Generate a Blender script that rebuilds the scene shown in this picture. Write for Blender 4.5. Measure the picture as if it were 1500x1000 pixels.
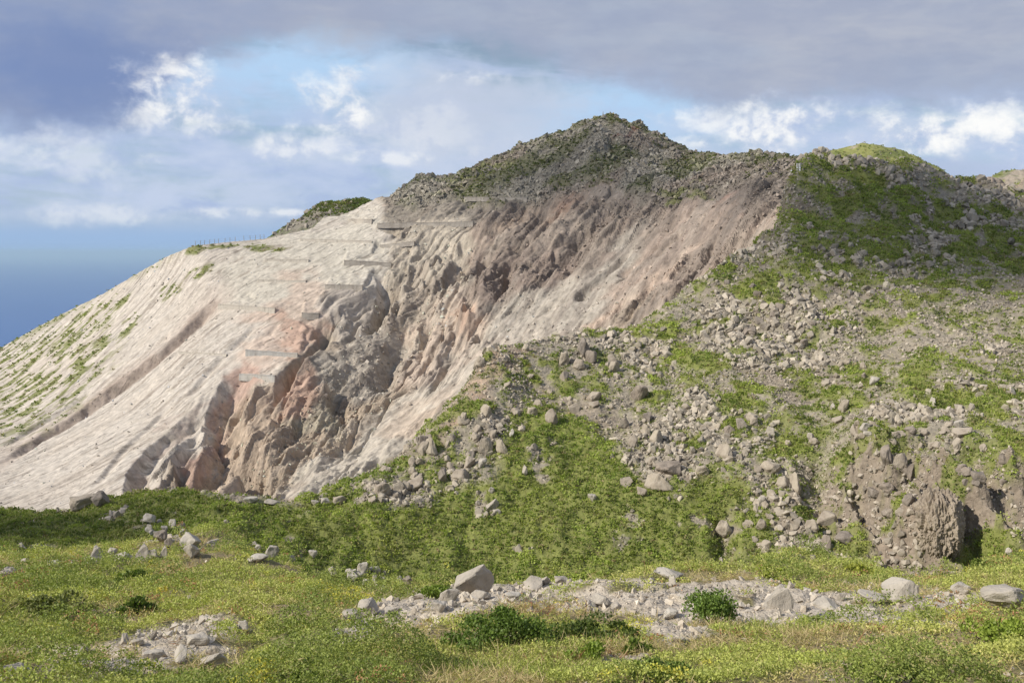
import bpy, bmesh, math, random
import numpy as np
from mathutils import Vector, Matrix

random.seed(7)
rng = np.random.default_rng(7)
for o in list(bpy.data.objects):
    bpy.data.objects.remove(o)
SC = bpy.context.scene
COL = SC.collection
R = math.radians

# ------------------------------------------------------------------ camera
F = 1538.0                       # focal length in photo pixels (photo 1500 wide)
PITCH = R(4.9)
cam_d = bpy.data.cameras.new('camera')
cam_d.sensor_width = 36.0
cam_d.lens = 36.0 * F / 1500.0
cam_d.clip_start = 0.1
cam_d.clip_end = 400000
cam = bpy.data.objects.new('camera', cam_d)
COL.objects.link(cam)
cam.location = (0, 0, 0)
cam.rotation_euler = (R(90) - PITCH, 0, 0)
SC.camera = cam
SC.view_settings.view_transform = 'Standard'
SC.view_settings.look = 'None'
SC.view_settings.gamma = 1.0
SC.view_settings.exposure = 0.15
try:
    SC.cycles.max_bounces = 6
    SC.cycles.diffuse_bounces = 3
    SC.cycles.transparent_max_bounces = 16
    SC.cycles.volume_bounces = 0
except Exception:
    pass

# ------------------------------------------------------------------ sun
SUN_AZ = R(-116)                 # compass-like, from +Y (view direction) towards +X
SUN_EL = R(36)
S_DIR = np.array([math.sin(SUN_AZ) * math.cos(SUN_EL), math.cos(SUN_AZ) * math.cos(SUN_EL), math.sin(SUN_EL)])
sun_d = bpy.data.lights.new('sun', 'SUN')
sun_d.energy = 4.6
sun_d.angle = R(0.5)
sun_d.color = (1.0, 0.94, 0.84)
sun = bpy.data.objects.new('sun', sun_d)
COL.objects.link(sun)
sun.rotation_euler = Vector((S_DIR[0], S_DIR[1], S_DIR[2])).to_track_quat('Z', 'Y').to_euler()


# ------------------------------------------------------------------ node helper
class NT:
    def __init__(self, tree):
        self.t = tree
        tree.nodes.clear()

    def n(self, typ, **kw):
        nd = self.t.nodes.new(typ)
        for k, v in kw.items():
            setattr(nd, k, v)
        return nd

    def link(self, a, b):
        self.t.links.new(a, b)

    def put(self, sock, v):
        if isinstance(v, (int, float)):
            sock.default_value = v
        elif isinstance(v, (tuple, list)):
            sock.default_value = (tuple(v) + (1.0,))[:len(sock.default_value)] if len(v) < len(sock.default_value) else tuple(v)
        else:
            self.link(v, sock)

    def m(self, op, a, b=0.0, c=None, clamp=False):
        nd = self.n('ShaderNodeMath', operation=op)
        nd.use_clamp = clamp
        self.put(nd.inputs[0], a)
        self.put(nd.inputs[1], b)
        if c is not None:
            self.put(nd.inputs[2], c)
        return nd.outputs[0]

    def step(self, x, a, b):
        nd = self.n('ShaderNodeMapRange', interpolation_type='SMOOTHSTEP')
        self.put(nd.inputs[0], x)
        self.put(nd.inputs[1], a)
        self.put(nd.inputs[2], b)
        return nd.outputs[0]

    def mix(self, f, a, b, blend='MIX'):
        nd = self.n('ShaderNodeMix', data_type='RGBA', blend_type=blend)
        self.put(nd.inputs[0], f)
        self.put(nd.inputs[6], a)
        self.put(nd.inputs[7], b)
        return nd.outputs[2]

    def noise(self, vec, scale, detail=4, rough=0.55, dist=0.0):
        nd = self.n('ShaderNodeTexNoise')
        if vec is not None:
            self.link(vec, nd.inputs['Vector'])
        nd.inputs['Scale'].default_value = scale
        nd.inputs['Detail'].default_value = detail
        nd.inputs['Roughness'].default_value = rough
        nd.inputs['Distortion'].default_value = dist
        return nd.outputs[0]

    def comb(self, x, y, z):
        nd = self.n('ShaderNodeCombineXYZ')
        for i, v in enumerate((x, y, z)):
            self.put(nd.inputs[i], v)
        return nd.outputs[0]


# ------------------------------------------------------------------ world: sky with clouds, laid out by compass direction
world = bpy.data.worlds.new('World')
SC.world = world
world.use_nodes = True
w = NT(world.node_tree)
tc = w.n('ShaderNodeTexCoord')
sep = w.n('ShaderNodeSeparateXYZ')
w.link(tc.outputs['Generated'], sep.inputs[0])
X, Y, Z = sep.outputs
AZ = w.m('MULTIPLY', w.m('ARCTAN2', X, Y), 57.2958)
EL = w.m('MULTIPLY', w.m('ARCSINE', Z), 57.2958)
sky = w.n('ShaderNodeTexSky', sky_type='NISHITA')
sky.sun_disc = False
sky.sun_elevation = SUN_EL
sky.sun_rotation = SUN_AZ
sky.air_density = 1.0
sky.dust_density = 0.6
skyc = w.mix(1.0, sky.outputs[0], (0.085, 0.085, 0.085, 1), 'MULTIPLY')


def pa(u):
    return math.degrees(math.atan((u - 750) / F))


def pe(v):
    return math.degrees(math.atan((500 - v) / F)) - 4.9


P1 = w.comb(AZ, EL, 0.0)                                   # degrees
P2 = w.comb(AZ, w.m('MULTIPLY', EL, 2.6), 3.7)
n_big = w.noise(P2, 0.11, 7, 0.56, 0.25)
n_puff = w.noise(w.comb(AZ, w.m('MULTIPLY', EL, 1.35), 9.1), 0.33, 9, 0.60, 0.12)
n_soft = w.noise(w.comb(AZ, w.m('MULTIPLY', EL, 3.2), 5.0), 0.085, 5, 0.5, 0.2)
n_wisp = w.noise(w.comb(w.m('ADD', AZ, EL), w.m('MULTIPLY', EL, 4.5), 1.0), 0.16, 7, 0.6, 0.4)


def blob(u, v, ru, rv, warp=2.2):
    """soft round patch of sky centred on a direction, edge broken by noise; 0..1"""
    dx = w.m('DIVIDE', w.m('SUBTRACT', AZ, pa(u)), ru / 26.8)
    dy = w.m('DIVIDE', w.m('SUBTRACT', EL, pe(v)), rv / 26.8)
    d = w.m('SQRT', w.m('ADD', w.m('MULTIPLY', dx, dx), w.m('MULTIPLY', dy, dy)))
    d = w.m('ADD', d, w.m('MULTIPLY', w.m('SUBTRACT', n_puff, 0.5), warp))
    return d


# thin pale veil low down, streaky
lowband = w.m('MULTIPLY', w.step(EL, 0.9, 2.8), w.m('SUBTRACT', 1.0, w.step(EL, 9.0, 14.0)))
veil = w.m('MULTIPLY', lowband, w.step(n_wisp, 0.33, 0.60))
c = w.mix(w.step(EL, 3.2, 0.6), skyc, (0.31, 0.45, 0.68, 1))
c = w.mix(w.m('MULTIPLY', w.m('MULTIPLY', w.step(EL, 11.0, 4.0), w.step(EL, 0.4, 2.5)), 0.55), c, (0.36, 0.50, 0.74, 1))
n_band = w.noise(w.comb(AZ, w.m('MULTIPLY', EL, 2.3), 27.0), 0.30, 8, 0.60, 0.2)
c = w.mix(w.m('MULTIPLY', veil, 0.9), c, w.mix(n_soft, (0.34, 0.44, 0.66, 1), (0.52, 0.60, 0.77, 1)))
n_bst = w.step(w.m('ADD', n_band, w.m('MULTIPLY', w.m('SUBTRACT', n_big, 0.5), 0.5)), 0.40, 0.66)
c = w.mix(w.m('MULTIPLY', w.m('MULTIPLY', w.step(EL, 0.6, 2.6), w.step(EL, 9.5, 5.5)), w.m('MULTIPLY', n_bst, 0.65)), c, (0.54, 0.61, 0.76, 1))
c = w.mix(w.m('MULTIPLY', w.m('MULTIPLY', w.step(EL, 1.0, 2.2), w.step(EL, 9.0, 5.0)), w.m('MULTIPLY', w.step(n_band, 0.47, 0.33), 0.6)), c, (0.36, 0.45, 0.67, 1))
# pale blue window
gap = w.step(blob(440, 110, 210, 75, 1.0), 1.25, 0.25)
gap = w.m('MAXIMUM', gap, w.step(blob(890, 175, 190, 60, 1.0), 1.3, 0.3))
c = w.mix(w.m('MULTIPLY', gap, w.m('ADD', 0.55, w.m('MULTIPLY', w.step(n_band, 0.62, 0.42), 0.4))), c, (0.42, 0.60, 0.82, 1))
# greyish lilac mass right of the window
mid = w.step(blob(680, 165, 190, 85, 1.6), 1.15, 0.35)
c = w.mix(w.m('MULTIPLY', mid, 0.8), c, w.mix(n_big, (0.42, 0.485, 0.63, 1), (0.62, 0.665, 0.76, 1)))
# high grey deck: its lower edge follows the bearing
def curve(x, pts, scale):
    """piecewise curve over bearing (photo column -> value)"""
    nd = w.n('ShaderNodeFloatCurve')
    cm = nd.mapping
    cv = cm.curves[0]
    xs = [(pa(u) + 60) / 120 for u, _ in pts]
    for i_, (x_, (_, y_)) in enumerate(zip(xs, pts)):
        if i_ < 2:
            cv.points[i_].location = (x_, y_ / scale)
        else:
            cv.points.new(x_, y_ / scale)
    cm.update()
    w.put(nd.inputs['Value'], w.m('DIVIDE', w.m('ADD', x, 60.0), 120.0))
    nd.inputs['Factor'].default_value = 1.0
    return w.m('MULTIPLY', nd.outputs[0], scale)


deck_low = curve(AZ, [(-900, 6.0), (-100, 5.6), (0, 6.0), (120, 5.8), (210, 6.6), (290, 9.2), (350, 10.3), (520, 10.9), (700, 10.7), (820, 9.6), (920, 8.6), (1000, 7.6), (1120, 7.1), (1240, 7.3), (1400, 7.0), (1500, 6.9), (2400, 6.5)], 20.0)
deck_e = w.m('ADD', EL, w.m('MULTIPLY', w.m('SUBTRACT', n_puff, 0.5), 3.4))
deck_e = w.m('ADD', deck_e, w.m('MULTIPLY', w.m('SUBTRACT', n_big, 0.5), 2.5))
deck = w.step(w.m('SUBTRACT', deck_e, deck_low), -0.9, 1.3)
dcol = w.mix(w.step(AZ, -24.0, 0.0), (0.21, 0.285, 0.48, 1), (0.37, 0.42, 0.53, 1))
dcol = w.mix(w.m('MULTIPLY', w.step(n_soft, 0.40, 0.66), 0.75), dcol, (0.44, 0.46, 0.53, 1))
dcol = w.mix(w.m('MULTIPLY', w.step(n_band, 0.60, 0.36), 0.40), dcol, (0.29, 0.335, 0.46, 1))
dcol = w.mix(w.m('MULTIPLY', w.step(n_wisp, 0.62, 0.40), 0.35), dcol, (0.30, 0.345, 0.49, 1))
dcol = w.mix(w.m('MULTIPLY', w.step(blob(150, 125, 250, 95, 1.2), 1.2, 0.1), 0.85), dcol, (0.165, 0.235, 0.44, 1))
dcol = w.mix(w.m('MULTIPLY', w.step(w.m('SUBTRACT', deck_e, deck_low), 2.4, 0.3), w.m('MULTIPLY', w.step(AZ, 2.0, 8.0), 0.6)), dcol, (0.33, 0.385, 0.53, 1))
c = w.mix(w.m('MULTIPLY', deck, 0.96), c, dcol)
# white cumulus heads
n_fine = w.noise(w.comb(AZ, w.m('MULTIPLY', EL, 1.2), 17.0), 0.5, 9, 0.60, 0.15)
puffs = None
for (u, v, ru, rv, k0) in [(258, 150, 70, 62, .85), (225, 185, 50, 30, .6), (310, 195, 50, 26, .6), (484, 155, 62, 44, .95), (440, 222, 80, 22, .55), (565, 232, 70, 12, .55), (1130, 197, 125, 36, .95),
                           (1022, 212, 44, 18, .9), (1260, 205, 100, 30, .8), (1430, 206, 135, 38, 1.0), (1600, 200, 120, 40, .9), (120, 240, 120, 30, .35),
                           (140, 318, 90, 16, .4), (330, 315, 110, 10, .5), (420, 312, 50, 7, .6), (1040, 185, 60, 24, .7), (700, 110, 60, 12, .5), (620, 185, 90, 50, .25)]:
    k = w.step(blob(u, v, ru, rv, 3.4), 1.25, 0.2)
    k = w.m('MULTIPLY', k, k0)
    puffs = k if puffs is None else w.m('MAXIMUM', puffs, k)
puffs = w.m('MULTIPLY', puffs, w.step(n_fine, 0.34, 0.52))
pcol = w.mix(w.step(n_fine, 0.42, 0.60), (0.55, 0.61, 0.74, 1), (0.90, 0.90, 0.89, 1))
c = w.mix(puffs, c, pcol)
# grey underside under the right-hand cumulus
und = w.step(blob(1330, 262, 170, 26, 0.8), 1.1, 0.4)
c = w.mix(w.m('MULTIPLY', und, 0.7), c, (0.42, 0.49, 0.66, 1))
# overhead and behind: broken cloud
bg = w.n('ShaderNodeBackground')
w.link(c, bg.inputs[0])
bg.inputs[1].default_value = 1.0
out = w.n('ShaderNodeOutputWorld')
w.link(bg.outputs[0], out.inputs[0])


# ------------------------------------------------------------------ numpy noise
def _hash(ix, iy, seed):
    h = (ix.astype(np.uint32) * np.uint32(374761393) + iy.astype(np.uint32) * np.uint32(668265263) + np.uint32((seed * 2246822519) & 0xffffffff))
    h = (h ^ (h >> np.uint32(13))) * np.uint32(1274126177)
    h ^= h >> np.uint32(16)
    return h


def pnoise(x, y, seed=0):
    x = np.asarray(x, np.float32)
    y = np.asarray(y, np.float32)
    xf = np.floor(x)
    yf = np.floor(y)
    ix = xf.astype(np.int32)
    iy = yf.astype(np.int32)
    fx = x - xf
    fy = y - yf
    ux = fx * fx * fx * (fx * (fx * 6 - 15) + 10)
    uy = fy * fy * fy * (fy * (fy * 6 - 15) + 10)

    def g(dx, dy):
        a = _hash(ix + dx, iy + dy, seed).astype(np.float32) * np.float32(2 * math.pi / 4294967296.0)
        return np.cos(a) * (fx - dx) + np.sin(a) * (fy - dy)
    a = g(0, 0)
    b = g(1, 0)
    c_ = g(0, 1)
    d = g(1, 1)
    return ((a + (b - a) * ux) + ((c_ + (d - c_) * ux) - (a + (b - a) * ux)) * uy) * 1.5


def fbm(x, y, oct=4, seed=0, gain=0.5, lac=2.03):
    s = 0
    a = 1.0
    for k in range(oct):
        s = s + a * pnoise(x, y, seed + k * 17)
        x = x * lac + 3.1
        y = y * lac + 1.7
        a *= gain
    return s


def ridged(x, y, oct=4, seed=0, gain=0.5, lac=2.03):
    s = 0
    a = 1.0
    for k in range(oct):
        n = 1.0 - np.abs(pnoise(x, y, seed + k * 17)) * 2
        s = s + a * n
        x = x * lac + 3.1
        y = y * lac + 1.7
        a *= gain
    return s


def worley(x, y, seed=0):
    """distance to nearest jittered cell point, and a random value per cell"""
    x = np.asarray(x, np.float32)
    y = np.asarray(y, np.float32)
    ix = np.floor(x).astype(np.int32)
    iy = np.floor(y).astype(np.int32)
    best = np.full(x.shape, 9.0, np.float32)
    val = np.zeros(x.shape, np.float32)
    for dx in (-1, 0, 1):
        for dy in (-1, 0, 1):
            h = _hash(ix + dx, iy + dy, seed)
            px = (h & np.uint32(0xffff)).astype(np.float32) / 65535.0
            py = (h >> np.uint32(16)).astype(np.float32) / 65535.0
            d = (ix + dx + px - x) ** 2 + (iy + dy + py - y) ** 2
            mk = d < best
            best = np.where(mk, d, best)
            val = np.where(mk, (_hash(ix + dx, iy + dy, seed + 5) & np.uint32(0xffff)).astype(np.float32) / 65535.0, val)
    return np.sqrt(best), val


def sstep(a, b, x):
    t = np.clip((x - a) / (b - a), 0, 1)
    return t * t * (3 - 2 * t)


# ------------------------------------------------------------------ survey: bearing/height readings to ground points
CP, SP = math.cos(PITCH), math.sin(PITCH)


def ray(u, v):
    xc = (np.asarray(u, float) - 750) / F
    yc = (500 - np.asarray(v, float)) / F
    y = CP + yc * SP
    z = -SP + yc * CP
    return np.arctan2(xc, y), z / np.hypot(xc, y)


def bearing(x, y, z):
    zc = y * CP - z * SP
    yc = y * SP + z * CP
    zc = np.maximum(zc, 1e-3)
    return 750 + F * x / zc, 500 - F * yc / zc


NA = 1300
AZS = np.linspace(R(-42), R(42), NA)


def gsm(a, sig, axis):
    if sig <= 0:
        return a
    k = int(3 * sig) + 1
    xs = np.arange(-k, k + 1)
    kr = np.exp(-0.5 * (xs / sig) ** 2)
    kr /= kr.sum()
    pad = [(0, 0)] * a.ndim
    pad[axis] = (k, k)
    ap = np.pad(a, pad, mode='edge')
    o_ = np.zeros_like(a)
    n = a.shape[axis]
    for i, q in enumerate(kr):
        sl = [slice(None)] * a.ndim
        sl[axis] = slice(i, i + n)
        o_ += q * ap[tuple(sl)]
    return o_


def line(pts, sig=7.0):
    u = np.array([p[0] for p in pts], float)
    v = np.array([p[1] for p in pts], float)
    r = np.array([p[2] for p in pts], float)
    ud = np.unique(np.concatenate([np.linspace(u.min(), u.max(), 200), u]))
    v, r, u = np.interp(ud, u, v), np.interp(ud, u, r), ud
    az, t = ray(u, v)
    rr = np.interp(AZS, az, r)
    tt = np.interp(AZS, az, t)
    return gsm(rr, sig, 0), gsm(tt, sig, 0)


class Sheet:
    """ground surface built between surveyed lines (bearing, dip, distance), near to far"""

    def __init__(self, lines, segs, smooth):
        rr = []
        zz = []
        for k, n in enumerate(segs):
            (r0, t0), (r1, t1) = lines[k], lines[k + 1]
            for i in range(n):
                q = i / n
                rr.append(r0 + (r1 - r0) * q)
                zz.append(r0 * t0 + (r1 * t1 - r0 * t0) * q)
        rr.append(lines[-1][0])
        zz.append(lines[-1][0] * lines[-1][1])
        r_ = gsm(np.array(rr), smooth, 0)
        z_ = gsm(np.array(zz), smooth, 0)
        self.r = r_
        self.x = (r_ * np.sin(AZS)[None, :]).astype(np.float32)
        self.y = (r_ * np.cos(AZS)[None, :]).astype(np.float32)
        self.z = z_.astype(np.float32)
        self.base = self.z.copy()
        self.done()

    def done(self):
        self.u, self.v = bearing(self.x, self.y, self.z)
        self.t = self.z / self.r

    def areas(self):
        dx = np.gradient(self.x, axis=0)
        dy = np.gradient(self.y, axis=0)
        dz = np.gradient(self.z, axis=0)
        ex = np.gradient(self.x, axis=1)
        ey = np.gradient(self.y, axis=1)
        ez = np.gradient(self.z, axis=1)
        nx = ey * dz - ez * dy
        ny = ez * dx - ex * dz
        nz = ex * dy - ey * dx
        a = np.sqrt(nx * nx + ny * ny + nz * nz) + 1e-9
        s = np.sign(nz)
        return a, nx / a * s, ny / a * s, nz / a * s

    def hit(self, az, t):
        c = (az - AZS[0]) / (AZS[1] - AZS[0])
        c0 = int(np.clip(math.floor(c), 0, NA - 2))
        fc = min(max(c - c0, 0), 1)
        tt = self.t[:, c0] * (1 - fc) + self.t[:, c0 + 1] * fc
        rr = self.r[:, c0] * (1 - fc) + self.r[:, c0 + 1] * fc
        k = np.nonzero(tt >= t)[0]
        k = k[k > 2]
        if len(k) == 0:
            return None
        k = k[0]
        q = (t - tt[k - 1]) / (tt[k] - tt[k - 1] + 1e-12)
        q = min(max(q, 0), 1)
        r = rr[k - 1] + (rr[k] - rr[k - 1]) * q
        return r

    def crest(self, az):
        """distance and height of the skyline of this sheet at a bearing"""
        c0 = int(round((az - AZS[0]) / (AZS[1] - AZS[0])))
        k = int(np.argmax(self.t[8:, c0])) + 8
        return np.array([self.x[k, c0], self.y[k, c0], self.z[k, c0]])


def const(r, v):
    return [(-600, v, r), (2100, v, r)]


# --- near meadow
A = Sheet([
    line([(-600, 2600, 1.2), (2100, 2600, 1.2)]),
    line(const(5.0, 1130)),
    line([(-500, 1000, 8.2), (0, 1000, 8.0), (700, 1000, 7.5), (1900, 1000, 7.5)]),
    line([(-500, 900, 14.5), (0, 900, 14.5), (300, 902, 14), (700, 903, 12.3), (1100, 905, 12), (1900, 905, 12)]),
    line([(-500, 848, 25), (0, 850, 25), (200, 847, 26), (320, 852, 25), (420, 872, 22), (500, 888, 18.5), (600, 880, 17.5), (680, 870, 16.5), (800, 860, 16.5),
          (950, 858, 16.5), (1100, 860, 17), (1250, 870, 16.5), (1400, 870, 16.5), (1500, 864, 17), (1900, 862, 17)]),
    line([(-500, 850, 38), (0, 838, 38), (80, 824, 39), (140, 814, 40), (210, 807, 41), (300, 797, 41), (330, 800, 40), (370, 818, 37), (440, 845, 32), (500, 868, 27),
          (600, 875, 25), (680, 866, 21), (800, 856, 20), (950, 848, 20), (1080, 846, 22), (1120, 830, 27), (1200, 824, 28), (1270, 832, 27), (1320, 848, 24),
          (1400, 848, 24), (1450, 830, 27), (1500, 822, 28), (1900, 820, 28)], 5),
    line([(-500, 880, 54), (0, 862, 50), (300, 850, 52), (450, 900, 44), (600, 935, 38), (1500, 930, 42), (1900, 930, 42)]),
    line(const(85, 1000)),
], [16, 46, 96, 80, 80, 24, 8], 5)

# --- middle hillside and saddle
B = Sheet([
    line([(-500, 890, 46), (300, 880, 46), (500, 935, 50), (1900, 935, 50)]),
    line([(-500, 830, 58), (0, 804, 56), (200, 808, 56), (320, 815, 56), (420, 850, 56), (500, 866, 57), (600, 866, 58), (800, 860, 58), (1100, 855, 58), (1500, 850, 58), (1900, 850, 58)]),
    line([(-500, 775, 72), (0, 770, 70), (100, 770, 70), (230, 755, 66), (320, 752, 64), (420, 785, 60.5), (500, 775, 62), (600, 755, 63.5), (700, 710, 66), (800, 690, 67),
          (900, 685, 68), (1000, 680, 68), (1180, 665, 70), (1260, 655, 67), (1380, 650, 65), (1500, 645, 66), (1900, 640, 67)]),
    line([(-500, 765, 80), (0, 754, 78), (100, 758, 76), (140, 742, 76), (230, 728, 72), (320, 728, 69), (420, 742, 64.5), (500, 715, 67), (600, 665, 70), (700, 570, 75),
          (800, 560, 79), (900, 545, 82), (1000, 520, 84), (1100, 480, 88), (1200, 470, 90), (1350, 480, 88), (1500, 490, 88), (1900, 520, 88)]),
    line([(-500, 758, 86), (0, 747, 84), (100, 754, 82), (115, 745, 81), (140, 735, 80), (230, 720, 76), (300, 722, 72), (420, 736, 66), (500, 707, 69), (560, 680, 71),
          (600, 655, 73), (640, 610, 75), (680, 560, 78), (720, 505, 82), (800, 493, 86), (860, 483, 88), (920, 477, 90), (960, 452, 92), (1000, 412, 95), (1050, 390, 97),
          (1080, 370, 100), (1110, 347, 103), (1135, 326, 106), (1148, 285, 110), (1160, 240, 114), (1178, 219, 118), (1200, 214, 119), (1225, 222, 120), (1280, 225, 122),
          (1330, 229, 124), (1380, 245, 126), (1420, 259, 128), (1500, 282, 130), (1900, 400, 135)], 2.5),
    line([(-500, 900, 105), (300, 860, 92), (420, 860, 84), (720, 640, 98), (1000, 520, 112), (1135, 420, 122), (1200, 300, 136), (1500, 360, 150), (1900, 460, 155)]),
], [14, 150, 175, 180, 26], 6)

# --- far volcano: eroded slope, ravine face, rim, summit
C = Sheet([
    line([(-600, 1000, 140), (600, 1000, 140), (1000, 640, 130), (1200, 560, 125), (2100, 560, 125)]),
    line([(-500, 800, 215), (0, 757, 197), (100, 757, 190), (200, 738, 185), (300, 738, 181), (400, 748, 176), (500, 718, 180), (600, 663, 187), (720, 514, 203), (860, 494, 198),
          (1000, 422, 188), (1080, 387, 180), (1135, 342, 160), (1170, 332, 150), (1900, 400, 160)]),
    line([(-500, 700, 260), (0, 640, 243), (100, 610, 238), (200, 600, 226), (300, 610, 210), (400, 620, 202), (500, 590, 208), (600, 560, 212), (720, 450, 219), (860, 420, 214),
          (1000, 370, 203), (1080, 340, 195), (1135, 305, 180), (1900, 360, 175)], 16),
    line([(-500, 640, 320), (0, 560, 292), (100, 510, 275), (200, 465, 262), (300, 440, 250), (400, 450, 238), (500, 440, 236), (600, 430, 240), (720, 370, 240), (860, 345, 232),
          (1000, 325, 217), (1080, 300, 207), (1135, 270, 200), (1900, 320, 200)], 16),
    line([(-500, 620, 345), (0, 525, 315), (100, 468, 300), (200, 414, 280), (290, 372, 264), (385, 361, 264), (450, 350, 264), (490, 342, 264), (560, 318, 265), (600, 304, 265), (700, 292, 262), (780, 290, 258),
          (890, 268, 250), (1000, 284, 230), (1090, 275, 218), (1135, 250, 222), (1900, 280, 220)], 8),
    line([(-500, 612, 360), (0, 509, 330), (50, 480, 320), (100, 454, 310), (150, 430, 298), (200, 400, 285), (245, 374, 275), (285, 358, 268), (340, 353, 272), (385, 349, 275),
          (420, 342, 277), (450, 335, 279), (490, 323, 281), (520, 314, 283), (545, 303, 286), (565, 288, 288), (600, 264, 290), (625, 252, 290), (650, 256, 291), (680, 250, 292), (710, 236, 293), (740, 221, 294), (765, 204, 296), (800, 192, 297), (830, 186, 299), (850, 173, 300),
          (864, 166, 300), (885, 163, 300), (905, 165, 299), (922, 171, 296), (945, 182, 291), (970, 197, 286), (1000, 212, 280), (1030, 227, 268), (1042, 222, 262), (1070, 226, 260),
          (1095, 222, 254), (1120, 221, 250), (1135, 223, 248), (1180, 240, 240), (1300, 270, 230), (1500, 330, 220), (1900, 400, 220)], 2),
    line([(-500, 760, 430), (0, 640, 400), (290, 470, 330), (560, 400, 350), (880, 300, 370), (1120, 330, 310), (1900, 500, 290)]),
], [18, 170, 175, 160, 140, 24], 5)

# --- farther tops behind the ridges
D1 = Sheet([
    line([(-600, 600, 306), (330, 440, 306), (420, 410, 306), (480, 380, 306), (560, 380, 306), (640, 430, 306), (2100, 600, 306)]),
    line([(-600, 600, 318), (330, 400, 318), (380, 366, 318), (430, 342, 318), (470, 322, 318), (505, 312, 318), (550, 312, 318), (600, 340, 318), (640, 380, 318), (2100, 600, 318)], 3),
    line([(-600, 600, 332), (340, 390, 332), (380, 352, 332), (392, 342, 332), (415, 328, 332), (438, 319, 332), (455, 308, 332), (470, 297, 332), (490, 292, 332), (520, 290, 332), (540, 291, 332), (560, 300, 332), (600, 320, 332), (640, 360, 332), (2100, 600, 332)], 2),
    line([(-600, 640, 380), (380, 440, 380), (560, 400, 380), (2100, 640, 380)]),
], [40, 60, 16], 3)
D2 = Sheet([
    line([(-600, 600, 400), (1000, 560, 400), (1180, 330, 400), (1500, 330, 400), (2100, 420, 400)]),
    line([(-600, 600, 425), (1000, 560, 425), (1150, 270, 425), (1215, 240, 425), (1290, 235, 425), (1350, 250, 425), (1400, 290, 425), (1430, 285, 425), (1480, 272, 425), (1600, 262, 425), (2100, 380, 425)], 5),
    line([(-600, 600, 450), (1000, 560, 450), (1150, 250, 450), (1190, 224, 450), (1215, 217, 450), (1250, 211, 450), (1285, 209, 450), (1310, 213, 450), (1345, 229, 450), (1375, 241, 450), (1400, 262, 450),
          (1420, 282, 450), (1445, 264, 450), (1470, 253, 450), (1490, 252, 450), (1540, 246, 450), (1600, 240, 450), (2100, 360, 450)], 3),
    line([(-600, 680, 520), (1000, 640, 520), (1300, 320, 520), (1600, 330, 520), (2100, 480, 520)]),
], [30, 60, 16], 3)

ALL = [A, B, C, D1, D2]


def ground(u, v, sheets=None):
    """ground point seen at a surveyed bearing"""
    az, t = ray(u, v)
    best = None
    for s in (sheets or ALL):
        r = s.hit(az, t)
        if r is not None and (best is None or r < best[0]):
            best = (r, s)
    if best is None:
        s = (sheets or ALL)[-1]
        return s.crest(az), s
    r = best[0]
    return np.array([r * math.sin(az), r * math.cos(az), r * t]), best[1]


# ------------------------------------------------------------------ masks
def poly_mask(s, pts, soft, warp=0.0, U=None, V=None):
    """1 inside a surveyed outline, 0 outside, soft edge"""
    U = s.u if U is None else U
    V = s.v if V is None else V
    pts = np.array(pts, np.float32)
    x0, y0 = pts.min(0) - soft * 2
    x1, y1 = pts.max(0) + soft * 2
    m = np.zeros(U.shape, np.float32)
    sel = (U > x0) & (U < x1) & (V > y0) & (V < y1)
    x = U[sel].astype(np.float32)
    y = V[sel].astype(np.float32)
    if x.size == 0:
        return m
    d = np.full(x.shape, 1e9, np.float32)
    inside = np.zeros(x.shape, bool)
    n = len(pts)
    for i in range(n):
        ax, ay = pts[i]
        bx, by = pts[(i + 1) % n]
        ex, ey = bx - ax, by - ay
        q = np.clip(((x - ax) * ex + (y - ay) * ey) / (ex * ex + ey * ey + 1e-9), 0, 1)
        d = np.minimum(d, (x - ax - q * ex) ** 2 + (y - ay - q * ey) ** 2)
        cr = ((ay > y) != (by > y))
        xi = (bx - ax) * (y - ay) / (by - ay + 1e-12) + ax
        inside ^= cr & (x < xi)
    sd = np.sqrt(d) * np.where(inside, 1, -1)
    m[sel] = sstep(-soft, soft, sd)
    return m


def ell_mask(U, V, u, v, ru, rv, ang=0.0, soft=0.35):
    a = R(ang)
    dx = U - u
    dy = V - v
    p = (dx * math.cos(a) + dy * math.sin(a)) / ru
    q = (-dx * math.sin(a) + dy * math.cos(a)) / rv
    d = np.sqrt(p * p + q * q)
    return sstep(1 + soft, 1 - soft, d)


def warped(s, amp, scale, seed):
    """the outline coordinates pushed about by ground noise"""
    k = amp
    return s.u + k * fbm(s.x * scale, s.y * scale + s.z * scale, 4, seed), s.v + k * fbm(s.x * scale + 31, s.y * scale + s.z * scale, 4, seed + 50)


def polyline(s, pix, n=60):
    """surveyed line -> plan points"""
    out_ = []
    for i in range(len(pix) - 1):
        for q in np.linspace(0, 1, max(3, n // len(pix)), endpoint=(i == len(pix) - 2)):
            u = pix[i][0] + (pix[i + 1][0] - pix[i][0]) * q
            v = pix[i][1] + (pix[i + 1][1] - pix[i][1]) * q
            az, t = ray(u, v)
            r = s.hit(az, t)
            if r is None:
                continue
            out_.append((r * math.sin(az), r * math.cos(az)))
    return np.array(out_, np.float32)


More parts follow.
